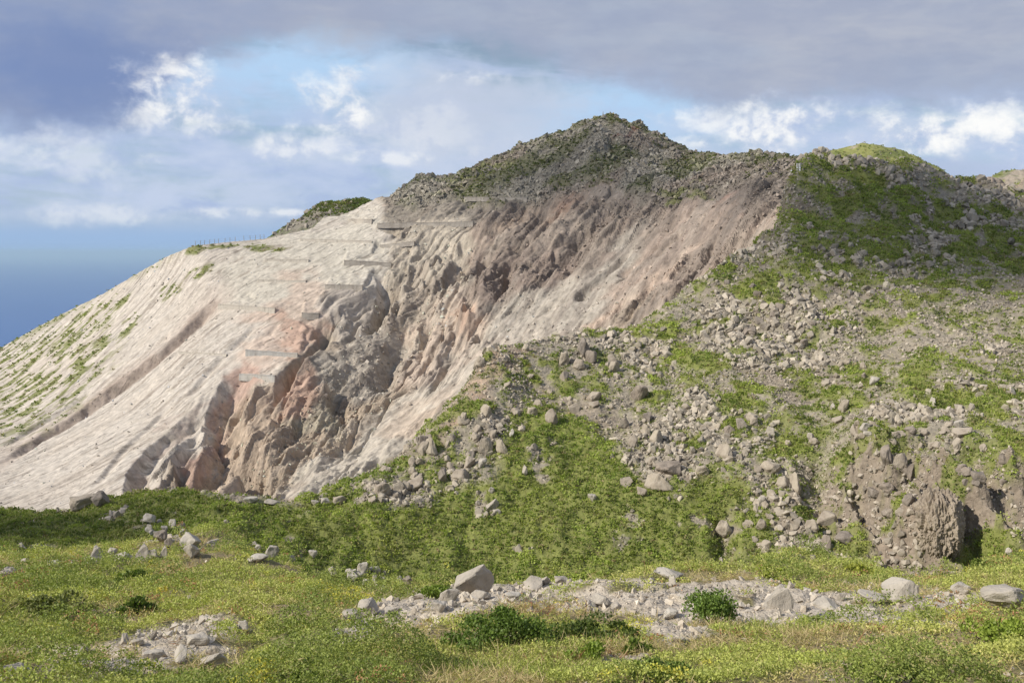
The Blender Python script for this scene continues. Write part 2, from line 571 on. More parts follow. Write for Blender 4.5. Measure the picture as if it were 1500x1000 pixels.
def pl_dist(s, pl, reach):
    """distance to plan polyline, signed side, position along it 0..1 (9e9 where out of reach)"""
    x0, y0 = pl.min(0) - reach
    x1, y1 = pl.max(0) + reach
    sel = (s.x > x0) & (s.x < x1) & (s.y > y0) & (s.y < y1)
    x = s.x[sel]
    y = s.y[sel]
    wv = 0.18 * reach
    x = x + wv * fbm(s.x[sel] * 0.12, s.y[sel] * 0.12, 4, 301)
    y = y + wv * fbm(s.x[sel] * 0.12, s.y[sel] * 0.12, 4, 341)
    d = np.full(x.shape, 1e9, np.float32)
    sd = np.zeros(x.shape, np.float32)
    al = np.zeros(x.shape, np.float32)
    n = len(pl) - 1
    for i in range(n):
        ax, ay = pl[i]
        bx, by = pl[i + 1]
        ex, ey = bx - ax, by - ay
        L2 = ex * ex + ey * ey
        if L2 < 1e-6:
            continue
        q = np.clip(((x - ax) * ex + (y - ay) * ey) / L2, 0, 1)
        dd = (x - ax - q * ex) ** 2 + (y - ay - q * ey) ** 2
        mk = dd < d
        d = np.where(mk, dd, d)
        sd = np.where(mk, (x - ax) * ey - (y - ay) * ex, sd)
        al = np.where(mk, (i + q) / n, al)
    return sel, np.sqrt(d), np.sign(sd), al


def carve(s, pix, depth, width, wr=None, taper=0.15, power=1.0, base=None):
    """cut (or raise, depth < 0) a V along a surveyed line. width: half width one side, wr: the other side"""
    pl = polyline(s, pix)
    if len(pl) < 3:
        return
    wr = wr or width
    reach = max(width, wr) * 1.3
    sel, d, sd, al = pl_dist(s, pl, reach)
    ww = np.where(sd > 0, width, wr)
    k = np.clip(1 - d / ww, 0, 1) ** power
    k = k * k * (3 - 2 * k) * 0.2 + k * 0.8
    e = sstep(0, taper, al) * sstep(0, taper, 1 - al)
    mod = 1 + 0.35 * fbm(s.x[sel] * 0.15, s.y[sel] * 0.15, 3, 77)
    z = s.z[sel]
    z = z - depth * k * e * mod
    s.z[sel] = z


# ================================================================== relief
# ---- A : meadow
A.z += (0.20 * fbm(A.x * 0.22, A.y * 0.22, 4, 1) * sstep(7, 14, A.r)).astype(np.float32)
A.z += (0.10 * fbm(A.x * 0.9, A.y * 0.9, 5, 5, 0.6) * sstep(6, 12, A.r)).astype(np.float32)
A.z += (0.35 * fbm(A.x * 0.12, A.y * 0.16, 3, 15) * sstep(16, 30, A.r)).astype(np.float32)
A.z += (0.16 * (ridged(A.x * 0.32, A.y * 0.32, 2, 19) - 0.6) * sstep(7.5, 10, A.r) * sstep(19, 15, A.r) * sstep(620, 420, A.u)).astype(np.float32)
A.z += (0.45 * np.exp(-(((A.x + 11.5) / 5.5) ** 2 + ((A.y - 36) / 6.5) ** 2))).astype(np.float32)
A.done()
# ---- B : hillside
Bu, Bv = warped(B, 26, 0.10, 11)
bl = sstep(95, 118, B.r)
B.z += (0.22 * fbm(B.x * 0.55, B.y * 0.55, 3, 23) * sstep(560, 640, B.v)).astype(np.float32)
bwx = B.x + 0.5 * fbm(B.x * 0.6, B.y * 0.6, 3, 25)
bwy = B.y + 0.5 * fbm(B.x * 0.6 + 5, B.y * 0.6, 3, 27)
bush_d, bush_v = worley(bwx * 0.75, bwy * 0.5, 29)
B.z += (0.55 * fbm(B.x * 0.10, B.y * 0.10, 4, 21) * sstep(52, 60, B.r)).astype(np.float32)
wd, wval = worley(B.x * 0.55, B.y * 0.55, 31)
cliff = poly_mask(B, [(1215, 660), (1300, 640), (1420, 650), (1560, 660), (1560, 830), (1440, 850), (1290, 850), (1220, 800), (1205, 720)], 18, U=Bu, V=Bv)
B.z += (cliff * (1.35 * ridged(B.x * 0.22 + 0.05 * B.z, B.y * 0.1 + B.z * 0.16, 4, 61) - 1.25)).astype(np.float32)
B.z += (cliff * (0.9 * (wval - 0.5))).astype(np.float32)
B.z += ((0.3 + 0.5 * bl) * (ridged(B.x * 0.16, B.y * 0.16, 4, 41) - 1.0) * sstep(700, 640, B.v)).astype(np.float32)
for (pix, dep, wd1, wd2) in [([(1195, 640), (1215, 720), (1245, 775), (1262, 810)], 1.6, 1.6, 3.0), ([(1425, 735), (1432, 790), (1425, 830)], 1.7, 1.2, 2.6),
                             ([(1318, 655), (1322, 690), (1318, 720)], 1.4, 0.8, 2.0), ([(1385, 650), (1440, 720)], 1.6, 1.2, 2.4),
                             ([(1048, 745), (1052, 800), (1060, 840)], 0.9, 0.8, 1.4)]:
    carve(B, pix, dep, wd1, wd2)
for (pix, hgt, wd1) in [([(1345, 735), (1385, 760), (1400, 800)], 2.2, 3.0), ([(1240, 660), (1300, 672), (1330, 700)], 1.2, 2.0), ([(1110, 440), (1160, 470), (1200, 500)], 1.0, 2.6)]:
    carve(B, pix, -hgt, wd1)
B.done()

# ---- C : volcano
Cu, Cv = warped(C, 16, 0.05, 13)
white_p = poly_mask(C, [(-700, 900), (-700, 480), (-100, 450), (0, 425), (100, 375), (200, 330), (290, 300), (390, 300), (470, 285), (548, 275), (575, 360), (556, 430), (470, 470),
                        (440, 520), (400, 560), (350, 560), (320, 600), (300, 650), (200, 720), (120, 770), (100, 900)], 9, U=Cu, V=Cv)
white_s = white_p
peak = poly_mask(C, [(545, 285), (625, 240), (740, 205), (880, 140), (1040, 210), (1200, 200), (1200, 265), (1100, 262), (1000, 285), (930, 300), (890, 268), (780, 292), (690, 292), (600, 300)], 9, U=Cu, V=Cv)
# rills running down the fall line of the pale slope (towards -x, a little towards -y)
fa = R(42)
ac = -C.x * math.sin(fa) + C.y * math.cos(fa)          # across the fall line
dn = -(C.x * math.cos(fa) + C.y * math.sin(fa))        # down it
rill = fbm(ac * 0.42 + 0.5 * fbm(dn * 0.03, ac * 0.05, 2, 8), dn * 0.016, 3, 71, 0.55)
rill2 = -np.abs(pnoise(ac * 0.17 + 0.8 * fbm(dn * 0.02, ac * 0.03, 2, 9), dn * 0.018, 91))
C.z += (white_s * (0.05 * rill + 0.10 * rill2 + 0.03 + 0.05 * fbm(C.x * 0.8, C.y * 0.8, 3, 75) + 0.20 * np.minimum(fbm(ac * 0.5 + 3, dn * 0.11, 4, 79, 0.6) + 0.25, 0))).astype(np.float32)
face = np.clip(1 - white_s - peak, 0, 1) * sstep(150, 175, C.r)
fb = R(52)
ac2 = -C.x * math.sin(fb) + C.y * math.cos(fb)
dn2 = -(C.x * math.cos(fb) + C.y * math.sin(fb))
talus = poly_mask(C, [(1095, 270), (1075, 320), (965, 425), (870, 488), (640, 600), (420, 740), (380, 735), (520, 650), (640, 535), (715, 480), (800, 430), (880, 370), (960, 320), (1040, 285)], 14, U=Cu, V=Cv)
C.z += (face * (1 - 0.6 * talus) * (1.9 * (ridged(ac2 * 0.085 + 0.5 * fbm(dn2 * 0.02, ac2 * 0.04, 2, 28), dn2 * 0.022, 4, 101, 0.55) - 1.1))).astype(np.float32)
C.z += (face * (1 - 0.6 * talus) * 0.42 * fbm(C.x * 0.16, C.y * 0.13, 5, 111, 0.62)).astype(np.float32)
rough = sstep(-0.15, 0.35, fbm(C.x * 0.035, C.y * 0.035 + C.z * 0.05, 3, 811))
rough = (0.25 + 0.75 * rough) * (1 - 0.75 * talus)
C.z += (face * 0.85 * rough * (ridged(ac2 * 0.26 + 0.5 * fbm(dn2 * 0.05, ac2 * 0.08, 2, 48), dn2 * 0.035, 4, 117, 0.6) - 1.1)).astype(np.float32)
flute = np.maximum(poly_mask(C, [(468, 425), (560, 420), (600, 500), (560, 500), (480, 500)], 10, U=Cu, V=Cv), poly_mask(C, [(590, 380), (700, 340), (720, 480), (640, 580), (580, 560)], 14, U=Cu, V=Cv))
flute = np.maximum(flute, poly_mask(C, [(300, 580), (420, 560), (540, 600), (430, 720), (380, 760), (180, 760), (200, 700)], 14, U=Cu, V=Cv))
fcz = R(70)
ac3 = -C.x * math.sin(fcz) + C.y * math.cos(fcz)
dn3 = -(C.x * math.cos(fcz) + C.y * math.sin(fcz))
C.z += (flute * (1.5 * (ridged(ac3 * 0.16 + 0.6 * fbm(dn3 * 0.05, ac3 * 0.08, 3, 38), dn3 * 0.02, 4, 401, 0.6) - 1.0))).astype(np.float32)
C.z += (face * rough * (0.35 * (ridged(C.x * 0.22, C.y * 0.2 + C.z * 0.15, 4, 411, 0.6) - 1.0))).astype(np.float32)
crease = sstep(0.11, 0.0, np.abs(pnoise(ac2 * 0.15 + 0.7 * fbm(dn2 * 0.04, ac2 * 0.06, 3, 831), dn2 * 0.022, 833)))
C.z -= (face * (1 - 0.6 * talus) * 1.1 * crease).astype(np.float32)
ck, cval = worley(C.x * 0.30, C.y * 0.30, 121)
C.z += (peak * (1.3 * (cval - 0.5) + 1.0 * fbm(C.x * 0.12, C.y * 0.12, 5, 131, 0.6)) * sstep(0, 8, np.abs(C.r - 0))).astype(np.float32)

G = [
    # (line, depth, half width left/up side, other side)
    ([(322, 436), (290, 470), (240, 512), (180, 560), (120, 605), (60, 640), (-20, 690)], 1.9, 1.3, 3.4),
    ([(552, 388), (566, 420), (560, 450), (540, 482), (500, 498), (468, 512), (440, 535), (412, 570), (395, 600)], 4.6, 2.0, 2.6),
    ([(583, 410), (578, 440), (566, 455)], 2.4, 1.4, 1.6),
    ([(448, 460), (470, 480), (490, 496)], 2.2, 2.5, 2.5),
    ([(356, 528), (335, 570), (322, 610), (325, 650), (305, 690), (272, 726)], 5.2, 3.2, 4.6),
    ([(356, 560), (352, 600), (335, 625)], 2.2, 2.2, 2.2),
    ([(318, 585), (270, 625), (235, 655), (205, 690), (200, 728)], 3.0, 2.4, 3.2),
    ([(310, 615), (280, 645), (262, 690), (250, 728)], 2.8, 2.2, 2.8),
    ([(352, 600), (350, 640)], 1.2, 1.2, 1.6),
    ([(376, 585), (366, 615)], 1.2, 1.2, 1.6),
    ([(352, 655), (362, 690), (372, 735)], 4.6, 2.4, 3.6),
    ([(376, 670), (378, 735)], 3.0, 2.5, 2.0),
    ([(690, 338), (680, 365), (668, 392), (655, 415)], 3.4, 2.2, 4.0),
    ([(715, 365), (706, 392), (702, 412)], 3.2, 2.0, 2.6),
    ([(688, 425), (686, 455), (680, 475)], 1.8, 1.6, 2.4),
    ([(635, 462), (620, 500), (606, 535)], 3.0, 2.0, 3.4),
    ([(600, 500), (590, 528)], 1.4, 1.4, 2.0),
    ([(600, 478), (578, 520), (560, 552), (545, 578)], 2.8, 3.0, 4.2),
    ([(490, 570), (492, 600), (500, 615)], 2.6, 2.0, 3.0),
    ([(655, 400), (640, 430)], 1.2, 1.4, 1.6),
    ([(556, 352), (552, 372)], 1.6, 1.4, 1.6),
    ([(585, 345), (570, 352), (562, 362)], 1.8, 1.6, 1.6),
    ([(770, 340), (745, 390), (720, 440)], 1.8, 3, 3),
    ([(905, 300), (850, 350), (800, 410)], 2.0, 3.5, 4),
    ([(1085, 285), (1020, 350), (960, 410), (880, 478)], 1.2, 3, 4),
    ([(1010, 300), (960, 350), (900, 400)], 1.4, 3, 4),
    ([(820, 300), (790, 330), (775, 360)], 1.6, 2.5, 3),
    ([(662, 345), (650, 365), (640, 382)], 1.6, 0.9, 1.6),
    ([(748, 385), (742, 405), (735, 425)], 1.8, 0.9, 1.8),
    ([(865, 325), (850, 340), (832, 355)], 1.6, 0.9, 1.8),
    ([(930, 350), (880, 400), (840, 445)], 1.6, 0.9, 2.2),
    ([(975, 340), (935, 375), (900, 412)], 1.4, 0.9, 2.0),
    ([(645, 500), (626, 530), (612, 562)], 1.8, 0.9, 1.8),
    ([(660, 515), (648, 540), (632, 565)], 1.4, 0.8, 1.6),
    ([(590, 436), (582, 452), (574, 472)], 1.6, 0.8, 1.4),
    ([(705, 470), (696, 490)], 1.6, 0.8, 1.4),
    ([(800, 300), (780, 325), (760, 352)], 1.4, 0.9, 1.8),
    ([(1000, 330), (980, 350), (955, 375)], 1.2, 0.8, 1.6),
    ([(450, 595), (440, 615), (428, 645)], 1.6, 0.9, 1.8),
    ([(515, 600), (500, 625), (480, 650)], 1.2, 0.9, 1.8),
    ([(820, 385), (800, 405), (775, 430)], 1.4, 0.9, 1.8),
    ([(410, 470), (385, 500), (360, 520)], 0.5, 0.8, 1.2),
    ([(380, 470), (340, 510), (300, 550), (270, 585)], 0.7, 0.9, 1.6),
    ([(355, 430), (372, 440)], 0.6, 0.8, 1.2),
    ([(250, 490), (215, 510)], 0.6, 0.8, 1.2),
    ([(150, 560), (60, 620), (0, 655)], 0.9, 1.0, 1.8),
    ([(310, 640), (255, 590), (200, 640)], 0.0, 1, 1),
    ([(255, 590), (190, 650), (130, 720)], 0.6, 0.9, 1.6),
]
H = [
    # raised ribs
    ([(640, 385), (600, 432), (570, 468), (530, 486), (500, 508), (470, 532), (440, 565), (420, 600), (395, 640)], 3.2, 3.0, 5.0),
    ([(690, 345), (672, 380), (645, 420)], 1.5, 2.5, 2.5),
    ([(735, 380), (700, 440), (670, 490)], 2.5, 4, 4),
    ([(640, 470), (625, 510)], 1.2, 1.6, 1.6),
    ([(500, 540), (480, 590), (450, 640)], 2.2, 5, 5),
    ([(540, 530), (525, 570)], 1.6, 3, 3),
    ([(460, 455), (455, 490), (425, 540)], 1.6, 2.5, 2.0),
    ([(830, 320), (780, 380), (745, 440)], 2.2, 4, 4),
    ([(930, 310), (870, 370), (830, 420)], 1.8, 4, 4),
    ([(300, 590), (255, 640), (215, 690)], 1.0, 2, 2),
    ([(345, 560), (320, 620), (275, 700)], 0.8, 1.5, 1.5),
    ([(345, 640), (315, 690), (300, 730)], 1.6, 2.2, 2.2),
    ([(400, 640), (350, 650), (340, 730)], 0.8, 2.2, 2.2),
    ([(865, 175), (875, 215), (870, 240)], 2.4, 4, 4),
    ([(905, 180), (912, 215)], 1.4, 3, 3),
]
for g in H:
    carve(C, g[0], -g[1], g[2], g[3], 0.2, 1.0)
for g in G:
    if g[1] > 0:
        carve(C, g[0], g[1] * 1.25, g[2], g[3], 0.18, 0.8)
WALLS = [
    [(553, 332), (693, 330), 6, 'g', 'longest grey wall across the top of the ravine under the dark rubble'],
    [(490, 324), (545, 325), 7, 'g', 'grey wall on the crest of the pale slope below the green dome'],
    [(680, 293), (772, 294), 5, 'g', 'thin grey wall under the dark boulder field of the summit cone'],
    [(557, 363), (607, 358), 5, 'g', 'short wall undercut by black shadow at the head of the ravine'],
    [(504, 385), (573, 389), 7, 'g', 'grey wall ending at the rounded brown bluff below the ravine head'],
    [(476, 420), (531, 421), 7, 'g', 'brownish grey wall above the fluted cliff of the ravine'],
    [(442, 460), (467, 461), 8, 'g', 'shortest dark wall perched above the red earth bank'],
    [(320, 449), (403, 455), 7, 'p', 'pale dusty wall at the head of the long brown gully'],
    [(360, 517), (436, 523), 8, 'b', 'upper one of two bluish grey walls beside the red gully'],
    [(351, 554), (403, 557), 8, 'b', 'lower one of two bluish grey walls beside the red gully'],
    [(388, 381), (452, 382), 3.2, 'p', 'thin pale wall half buried in the upper slope above the dusty wall'],
    [(440, 351), (545, 354), 3.0, 'p', 'faint half buried wall highest on the open pale slope'],
    [(378, 411), (448, 412), 2.8, 'p', 'faint buried wall just above the long dusty one'],
    [(262, 517), (332, 521), 2.5, 'p', 'faint buried wall on the smooth slope left of the bluish walls'],
]
def zat(s, x, y):
    az_ = math.atan2(x, y)
    c0 = int(round((az_ - AZS[0]) / (AZS[1] - AZS[0])))
    return float(np.interp(math.hypot(x, y), s.r[:, c0], s.z[:, c0]))


C.z += (0.16 * (1 - 0.55 * white_s) * fbm(C.x * 0.6, C.y * 0.6, 3, 141)).astype(np.float32)
C.done()
for row in WALLS:
    # fill behind each wall, clear ground in front
    (ua, va), (ub, vb), hpx = row[0], row[1], row[2]
    a_, _ = ground(ua, va + hpx * .5, [C])
    b_, _ = ground(ub, vb + hpx * .5, [C])
    h = 0.8 * hpx * float(np.hypot(*a_[:2])) / F
    lift = max(0.0, max(zat(C, *(a_ + (b_ - a_) * q)[:2]) - (a_ + (b_ - a_) * q)[2] for q in np.linspace(.1, .9, 9)))
    lift = min(lift, 1.2 * h) * 0.6
    a_[2] += lift
    b_[2] += lift
    row.append((a_.copy(), b_.copy(), h))
    d_ = (b_ - a_)[:2]
    L_ = float(np.hypot(*d_))
    d_ = d_ / L_
    nb = np.array([-d_[1], d_[0]])
    if nb[1] < 0:
        nb = -nb
    rx, ry = C.x - a_[0], C.y - a_[1]
    q = (rx * d_[0] + ry * d_[1]) / L_
    f = rx * nb[0] + ry * nb[1]
    zl = a_[2] + (b_[2] - a_[2]) * np.clip(q, 0, 1)
    along = sstep(-0.06, 0.03, q) * sstep(1.06, 0.97, q)
    fill = zl + (0.86 + 0.42 * fbm(C.x * 0.4, C.y * 0.4, 3, 701)) * h + 0.44 * f
    mk = along * sstep(0.1, 0.45, f) * (f < 14)
    C.z = (C.z + mk * np.maximum(fill - C.z, 0)).astype(np.float32)
    mk = along * sstep(-5.0, -2.0, f) * (f < 0.25)
    C.z = (C.z + mk * np.minimum(zl + (0.28 + 0.6 * fbm(C.x * 0.35, C.y * 0.35, 3, 711)) * h + 0.25 * np.minimum(f, 0) - C.z, 0)).astype(np.float32)
C.done()
D1.z += (1.1 * fbm(D1.x * 0.07, D1.y * 0.07, 5, 151, 0.6)).astype(np.float32)
D1.done()
D2.z += (1.6 * fbm(D2.x * 0.06, D2.y * 0.05, 5, 161, 0.55)).astype(np.float32)
D2.done()

# ================================================================== colours (albedo of the earth itself)
PALE = np.array([0.508, 0.455, 0.388], np.float32)
PINKP = np.array([0.500, 0.435, 0.360], np.float32)
SALMON = np.array([0.410, 0.280, 0.205], np.float32)
RED = np.array([0.300, 0.150, 0.100], np.float32)
TAN = np.array([0.330, 0.265, 0.200], np.float32)
BROWN = np.array([0.200, 0.155, 0.120], np.float32)
GREY = np.array([0.235, 0.212, 0.185], np.float32)
DGREY = np.array([0.225, 0.200, 0.165], np.float32)
OLIVE = np.array([0.165, 0.175, 0.058], np.float32)
GREEN = np.array([0.185, 0.200, 0.060], np.float32)
SOIL = np.array([0.300, 0.255, 0.195], np.float32)


def lay(col, m, c_):
    return col * (1 - m[..., None]) + np.asarray(c_, np.float32) * m[..., None]


# ---- C colours
W2u, W2v = warped(C, 22, 0.09, 211)
col = np.zeros(C.x.shape + (3,), np.float32) + TAN
nz1 = fbm(C.x * 0.05, C.y * 0.05, 4, 221)
nz2 = fbm(ac2 * 0.25, dn2 * 0.04, 4, 231)
nz3 = fbm(C.x * 0.35, C.y * 0.35 + C.z * 0.3, 4, 241, 0.6)
col = lay(col, sstep(-0.1, 0.5, nz1) * 0.5, (0.33, 0.235, 0.19))
col = lay(col, sstep(0.0, 0.6, nz2) * 0.55, GREY)


def P(pts, soft, c_, k=1.0):
    global col
    col = lay(col, poly_mask(C, pts, soft, U=W2u, V=W2v) * k, c_)


P([(700, 300), (880, 262), (1000, 280), (1090, 265), (1180, 230), (1180, 340), (1000, 420), (860, 490), (720, 505), (690, 440)], 22, (0.265, 0.212, 0.172), 0.85)
P([(545, 285), (640, 250), (760, 285), (690, 330), (560, 330)], 10, (0.22, 0.19, 0.155), 0.9)
P([(690, 360), (740, 350), (860, 370), (880, 420), (760, 480), (700, 470)], 18, (0.225, 0.175, 0.145), 0.8)
P([(800, 340), (900, 310), (960, 330), (880, 400), (790, 420)], 16, (0.240, 0.185, 0.152), 0.8)
P([(650, 520), (740, 440), (860, 400), (920, 330), (960, 330), (900, 420), (860, 490), (720, 515), (640, 600)], 14, (0.36, 0.325, 0.275), 0.75)
P([(770, 285), (890, 262), (880, 290), (800, 335), (720, 350)], 10, (0.40, 0.300, 0.225), 0.9)
P([(830, 290), (890, 262), (872, 292), (800, 330)], 7, (0.40, 0.225, 0.150), 0.7)
P([(970, 300), (1090, 270), (1050, 330), (990, 400), (900, 480), (850, 490), (930, 400)], 12, (0.36, 0.275, 0.22), 0.85)
P([(1055, 285), (1090, 270), (1075, 300), (1040, 320)], 7, (0.32, 0.175, 0.13), 0.75)
P([(1090, 330), (1130, 300), (1140, 320), (1100, 350), (1080, 365)], 8, (0.38, 0.29, 0.23), 0.8)
P([(1090, 275), (1060, 330), (960, 420), (870, 485), (855, 480), (960, 395), (1040, 310)], 6, (0.46, 0.35, 0.27), 0.85)
P([(560, 330), (690, 325), (690, 400), (600, 460), (560, 400)], 14, (0.40, 0.345, 0.275), 0.9)
P([(620, 400), (690, 420), (720, 500), (640, 560), (580, 540), (600, 460)], 14, (0.43, 0.345, 0.275), 0.85)
P([(655, 455), (690, 450), (695, 480), (660, 495)], 9, SALMON, 0.75)
P([(600, 400), (640, 385), (650, 420), (600, 480), (560, 500), (560, 470)], 10, (0.31, 0.258, 0.205), 0.8)
P([(500, 500), (570, 470), (600, 520), (560, 580), (490, 600), (440, 580), (460, 540)], 12, (0.33, 0.288, 0.24), 0.9)
P([(420, 570), (560, 590), (500, 660), (400, 735), (330, 740), (380, 640)], 14, (0.40, 0.315, 0.235), 0.9)
P([(440, 590), (500, 580), (490, 640), (430, 640)], 12, (0.34, 0.30, 0.225), 0.8)
P([(720, 500), (660, 545), (600, 580), (540, 620), (470, 680), (400, 738), (520, 720), (620, 650), (700, 560)], 9, (0.48, 0.425, 0.35), 0.92)
P([(430, 735), (600, 640), (640, 560), (720, 505), (760, 510), (640, 680), (470, 760)], 9, (0.32, 0.28, 0.23), 0.6)
P([(560, 620), (620, 590), (680, 560), (640, 610), (590, 650)], 9, (0.40, 0.29, 0.21), 0.5)
col = lay(col, talus * 0.35 * sstep(400, 520, C.v), (0.44, 0.375, 0.31))
fan = poly_mask(C, [(700, 285), (890, 258), (1000, 275), (1100, 255), (1150, 300), (1100, 340), (1000, 350), (960, 400), (900, 350), (860, 420), (800, 350), (740, 380), (690, 330)], 20, U=W2u, V=W2v)
col = lay(col, fan * (0.35 + 0.5 * sstep(-0.3, 0.3, nz2)), (0.195, 0.158, 0.130))
strk = sstep(0.10, 0.5, fbm(ac2 * 0.16 + 0.4 * fbm(dn2 * 0.03, ac2 * 0.05, 2, 821), dn2 * 0.012, 4, 823, 0.6)) * (1 - 0.6 * rough) * (0.45 + 0.55 * sstep(380, 480, C.v))
col = lay(col, strk * 0.6, (0.43, 0.37, 0.30))
strk2 = sstep(0.25, 0.5, fbm(ac2 * 0.35 + 9, dn2 * 0.02, 4, 827, 0.6))
col = lay(col, strk2 * 0.45, (0.19, 0.155, 0.13))
# pale slope
wcol = np.zeros_like(col) + PALE
wcol = lay(wcol, sstep(-0.2, 0.5, fbm(ac * 0.08, dn * 0.03, 4, 251)) * 0.55, PINKP)
wcol = lay(wcol, sstep(0.10, 0.5, fbm(ac * 0.55, dn * 0.03, 4, 261, .6)) * 0.42, (0.36, 0.315, 0.26))
wcol = lay(wcol, sstep(0.34, 0.5, fbm(ac * 0.9 + 40, dn * 0.05, 3, 265, .6)) * 0.55, (0.24, 0.20, 0.165))
wcol = lay(wcol, sstep(0.25, 0.7, nz3) * 0.35, (0.42, 0.37, 0.30))
wcol = lay(wcol, poly_mask(C, [(390, 345), (560, 300), (570, 400), (450, 470), (330, 440), (300, 380)], 25, U=W2u, V=W2v) * 0.6, (0.475, 0.440, 0.360))
col = col * (1 - white_s[..., None]) + wcol * white_s[..., None]
P([(430, 400), (470, 400), (470, 470), (440, 520), (345, 560), (360, 500)], 12, (0.49, 0.375, 0.295), 0.65)
P([(415, 450), (455, 462), (470, 500), (440, 525), (400, 500)], 9, (0.42, 0.285, 0.215), 0.8)
P([(410, 560), (460, 530), (470, 570), (440, 620), (395, 620)], 9, (0.40, 0.265, 0.20), 0.8)
P([(340, 540), (360, 530), (365, 580), (330, 640), (320, 690), (280, 725), (265, 720), (305, 650), (320, 590)], 7, (0.39, 0.26, 0.205), 0.75)
P([(470, 430), (550, 430), (560, 480), (500, 500), (470, 490)], 8, (0.375, 0.325, 0.275), 0.8)
P([(330, 590), (400, 560), (410, 640), (350, 730), (300, 735)], 12, (0.42, 0.325, 0.245), 0.65)
g1 = np.zeros(C.x.shape, np.float32)
sel_, d_1, sd_1, al_1 = pl_dist(C, polyline(C, [(322, 436), (290, 470), (240, 512), (180, 560), (120, 605), (60, 640), (-20, 690)]), 5.5)
g1[sel_] = sstep(2.6, 0.8, d_1 + 0.8 * (sd_1 > 0)) * sstep(0, 0.06, al_1) * (1 - 0.5 * sstep(0.6, 1.0, al_1))
col = lay(col, g1 * 0.8, (0.28, 0.215, 0.17))
g1b = np.zeros(C.x.shape, np.float32)
g1b[sel_] = sstep(5.4, 2.0, d_1) * 0.4
col = lay(col, g1b, (0.42, 0.345, 0.285))
P([(300, 590), (322, 585), (230, 670), (200, 735), (170, 735), (220, 650)], 7, (0.36, 0.285, 0.235), 0.55)
# peak and ridge
pk = np.zeros_like(col) + np.array([0.285, 0.258, 0.205], np.float32)
pk = lay(pk, sstep(0.0, 0.5, nz3) * 0.55, DGREY)
pk = lay(pk, sstep(0.1, 0.6, nz1) * 0.5, (0.235, 0.18, 0.14))
pgm = sstep(0.02, 0.5, fbm(C.x * 0.06 + 7, C.y * 0.06, 5, 271) + 0.25 * sstep(250, 200, C.v))
pk = lay(pk, pgm * 0.75, (0.135, 0.135, 0.070))
col = col * (1 - peak[..., None]) + pk * peak[..., None]
P([(930, 300), (1000, 285), (1120, 240), (1180, 230), (1180, 300), (1120, 290), (1060, 275), (980, 300)], 10, (0.19, 0.158, 0.13), 0.75)
rimg = np.maximum(ell_mask(W2u, W2v, 985, 282, 40, 7), ell_mask(W2u, W2v, 690, 250, 60, 9, -12))
col = lay(col, rimg * 0.8, OLIVE)
topline = sstep(11, 3, np.abs(C.v - np.interp(C.u, [560, 625, 740, 800, 850, 880, 920, 1000, 1040, 1120], [288, 254, 224, 194, 178, 168, 174, 216, 228, 224])) ) * peak
col = lay(col, topline * 0.75 * sstep(-0.3, 0.2, nz3), (0.085, 0.10, 0.03))
col = lay(col, poly_mask(C, [(915, 182), (930, 182), (930, 188), (912, 188)], 3, U=W2u, V=W2v) * 0.8, (0.24, 0.11, 0.08))
P([(975, 195), (1000, 215), (1030, 232), (1020, 234), (1000, 222), (970, 202)], 4, (0.30, 0.25, 0.21), 0.7)
# tufts on the lower left of the pale slope
tuft_w = np.zeros(C.x.shape, np.float32)
tn = fbm(ac * 0.34, dn * 0.17, 5, 281, 0.65)
tz = np.zeros_like(tuft_w)
for e in [(60, 560, 120, 60, -35), (110, 480, 90, 18, -28), (245, 428, 30, 10, -25), (175, 445, 22, 7, -35), (170, 490, 45, 12, -35), (20, 590, 30, 12, -25), (20, 530, 50, 30, -25), (300, 365, 40, 8, -5), (-150, 560, 140, 60, -20), (290, 400, 24, 9, -30), (360, 362, 40, 6, 0), (395, 365, 30, 5, 0)]:
    tz = np.maximum(tz, ell_mask(C.u, C.v, *e))
tuft_w = sstep(0.06, 0.3, tn + 0.3 * tz - 0.2) * tz
edge = sstep(16, 2, C.v - np.interp(C.u, [-500, 0, 100, 200, 250, 290], [612, 509, 454, 400, 372, 358])) * (C.u < 300) * sstep(-0.3, 0.3, tn)
edge = edge * (0.35 + 0.65 * sstep(180, 40, C.u))
tuft_w = np.maximum(tuft_w, edge)
col = lay(col, tuft_w * 0.9, OLIVE)
col *= (1 + 0.16 * nz3 * (1 - 0.5 * white_s))[..., None]
col *= (1 + 0.10 * face)[..., None] * (1 + face[..., None] * np.array([0.0, 0.015, 0.01], np.float32))
dash = sstep(0.36, 0.56, fbm(ac * 0.7 + 11, dn * 0.16, 5, 291, 0.7)) * sstep(-0.3, 0.3, fbm(ac * 0.05, dn * 0.04, 3, 295))
col = lay(col, dash * white_s * 0.6, (0.24, 0.20, 0.16))
C.col = np.concatenate([np.clip(col, 0.01, 0.9), np.clip(0.12 + face * (0.28 + 0.62 * rough) + 0.9 * peak, 0.12, 1.3)[..., None]], -1).astype(np.float32)
C.tuft = tuft_w
# rock density on C
rock_c = peak * 0.75 + poly_mask(C, [(560, 300), (780, 290), (890, 265), (1100, 262), (1180, 230), (1180, 340), (1000, 420), (860, 490), (720, 512), (690, 420), (560, 330)], 16, U=W2u, V=W2v) * 0.22 * (0.3 + 0.7 * rough)
rock_c += poly_mask(C, [(580, 420), (680, 400), (640, 480), (560, 600), (400, 735), (340, 735), (440, 590), (520, 500)], 12, U=W2u, V=W2v) * 0.32
rock_c += 0.9 * poly_mask(C, [(900, 270), (1000, 235), (1150, 225), (1180, 300), (1060, 275), (980, 300)], 10, U=W2u, V=W2v)
rock_c += 0.05 * white_s + 0.07 * face * rough
rock_c *= (1 - 0.6 * pgm * peak)

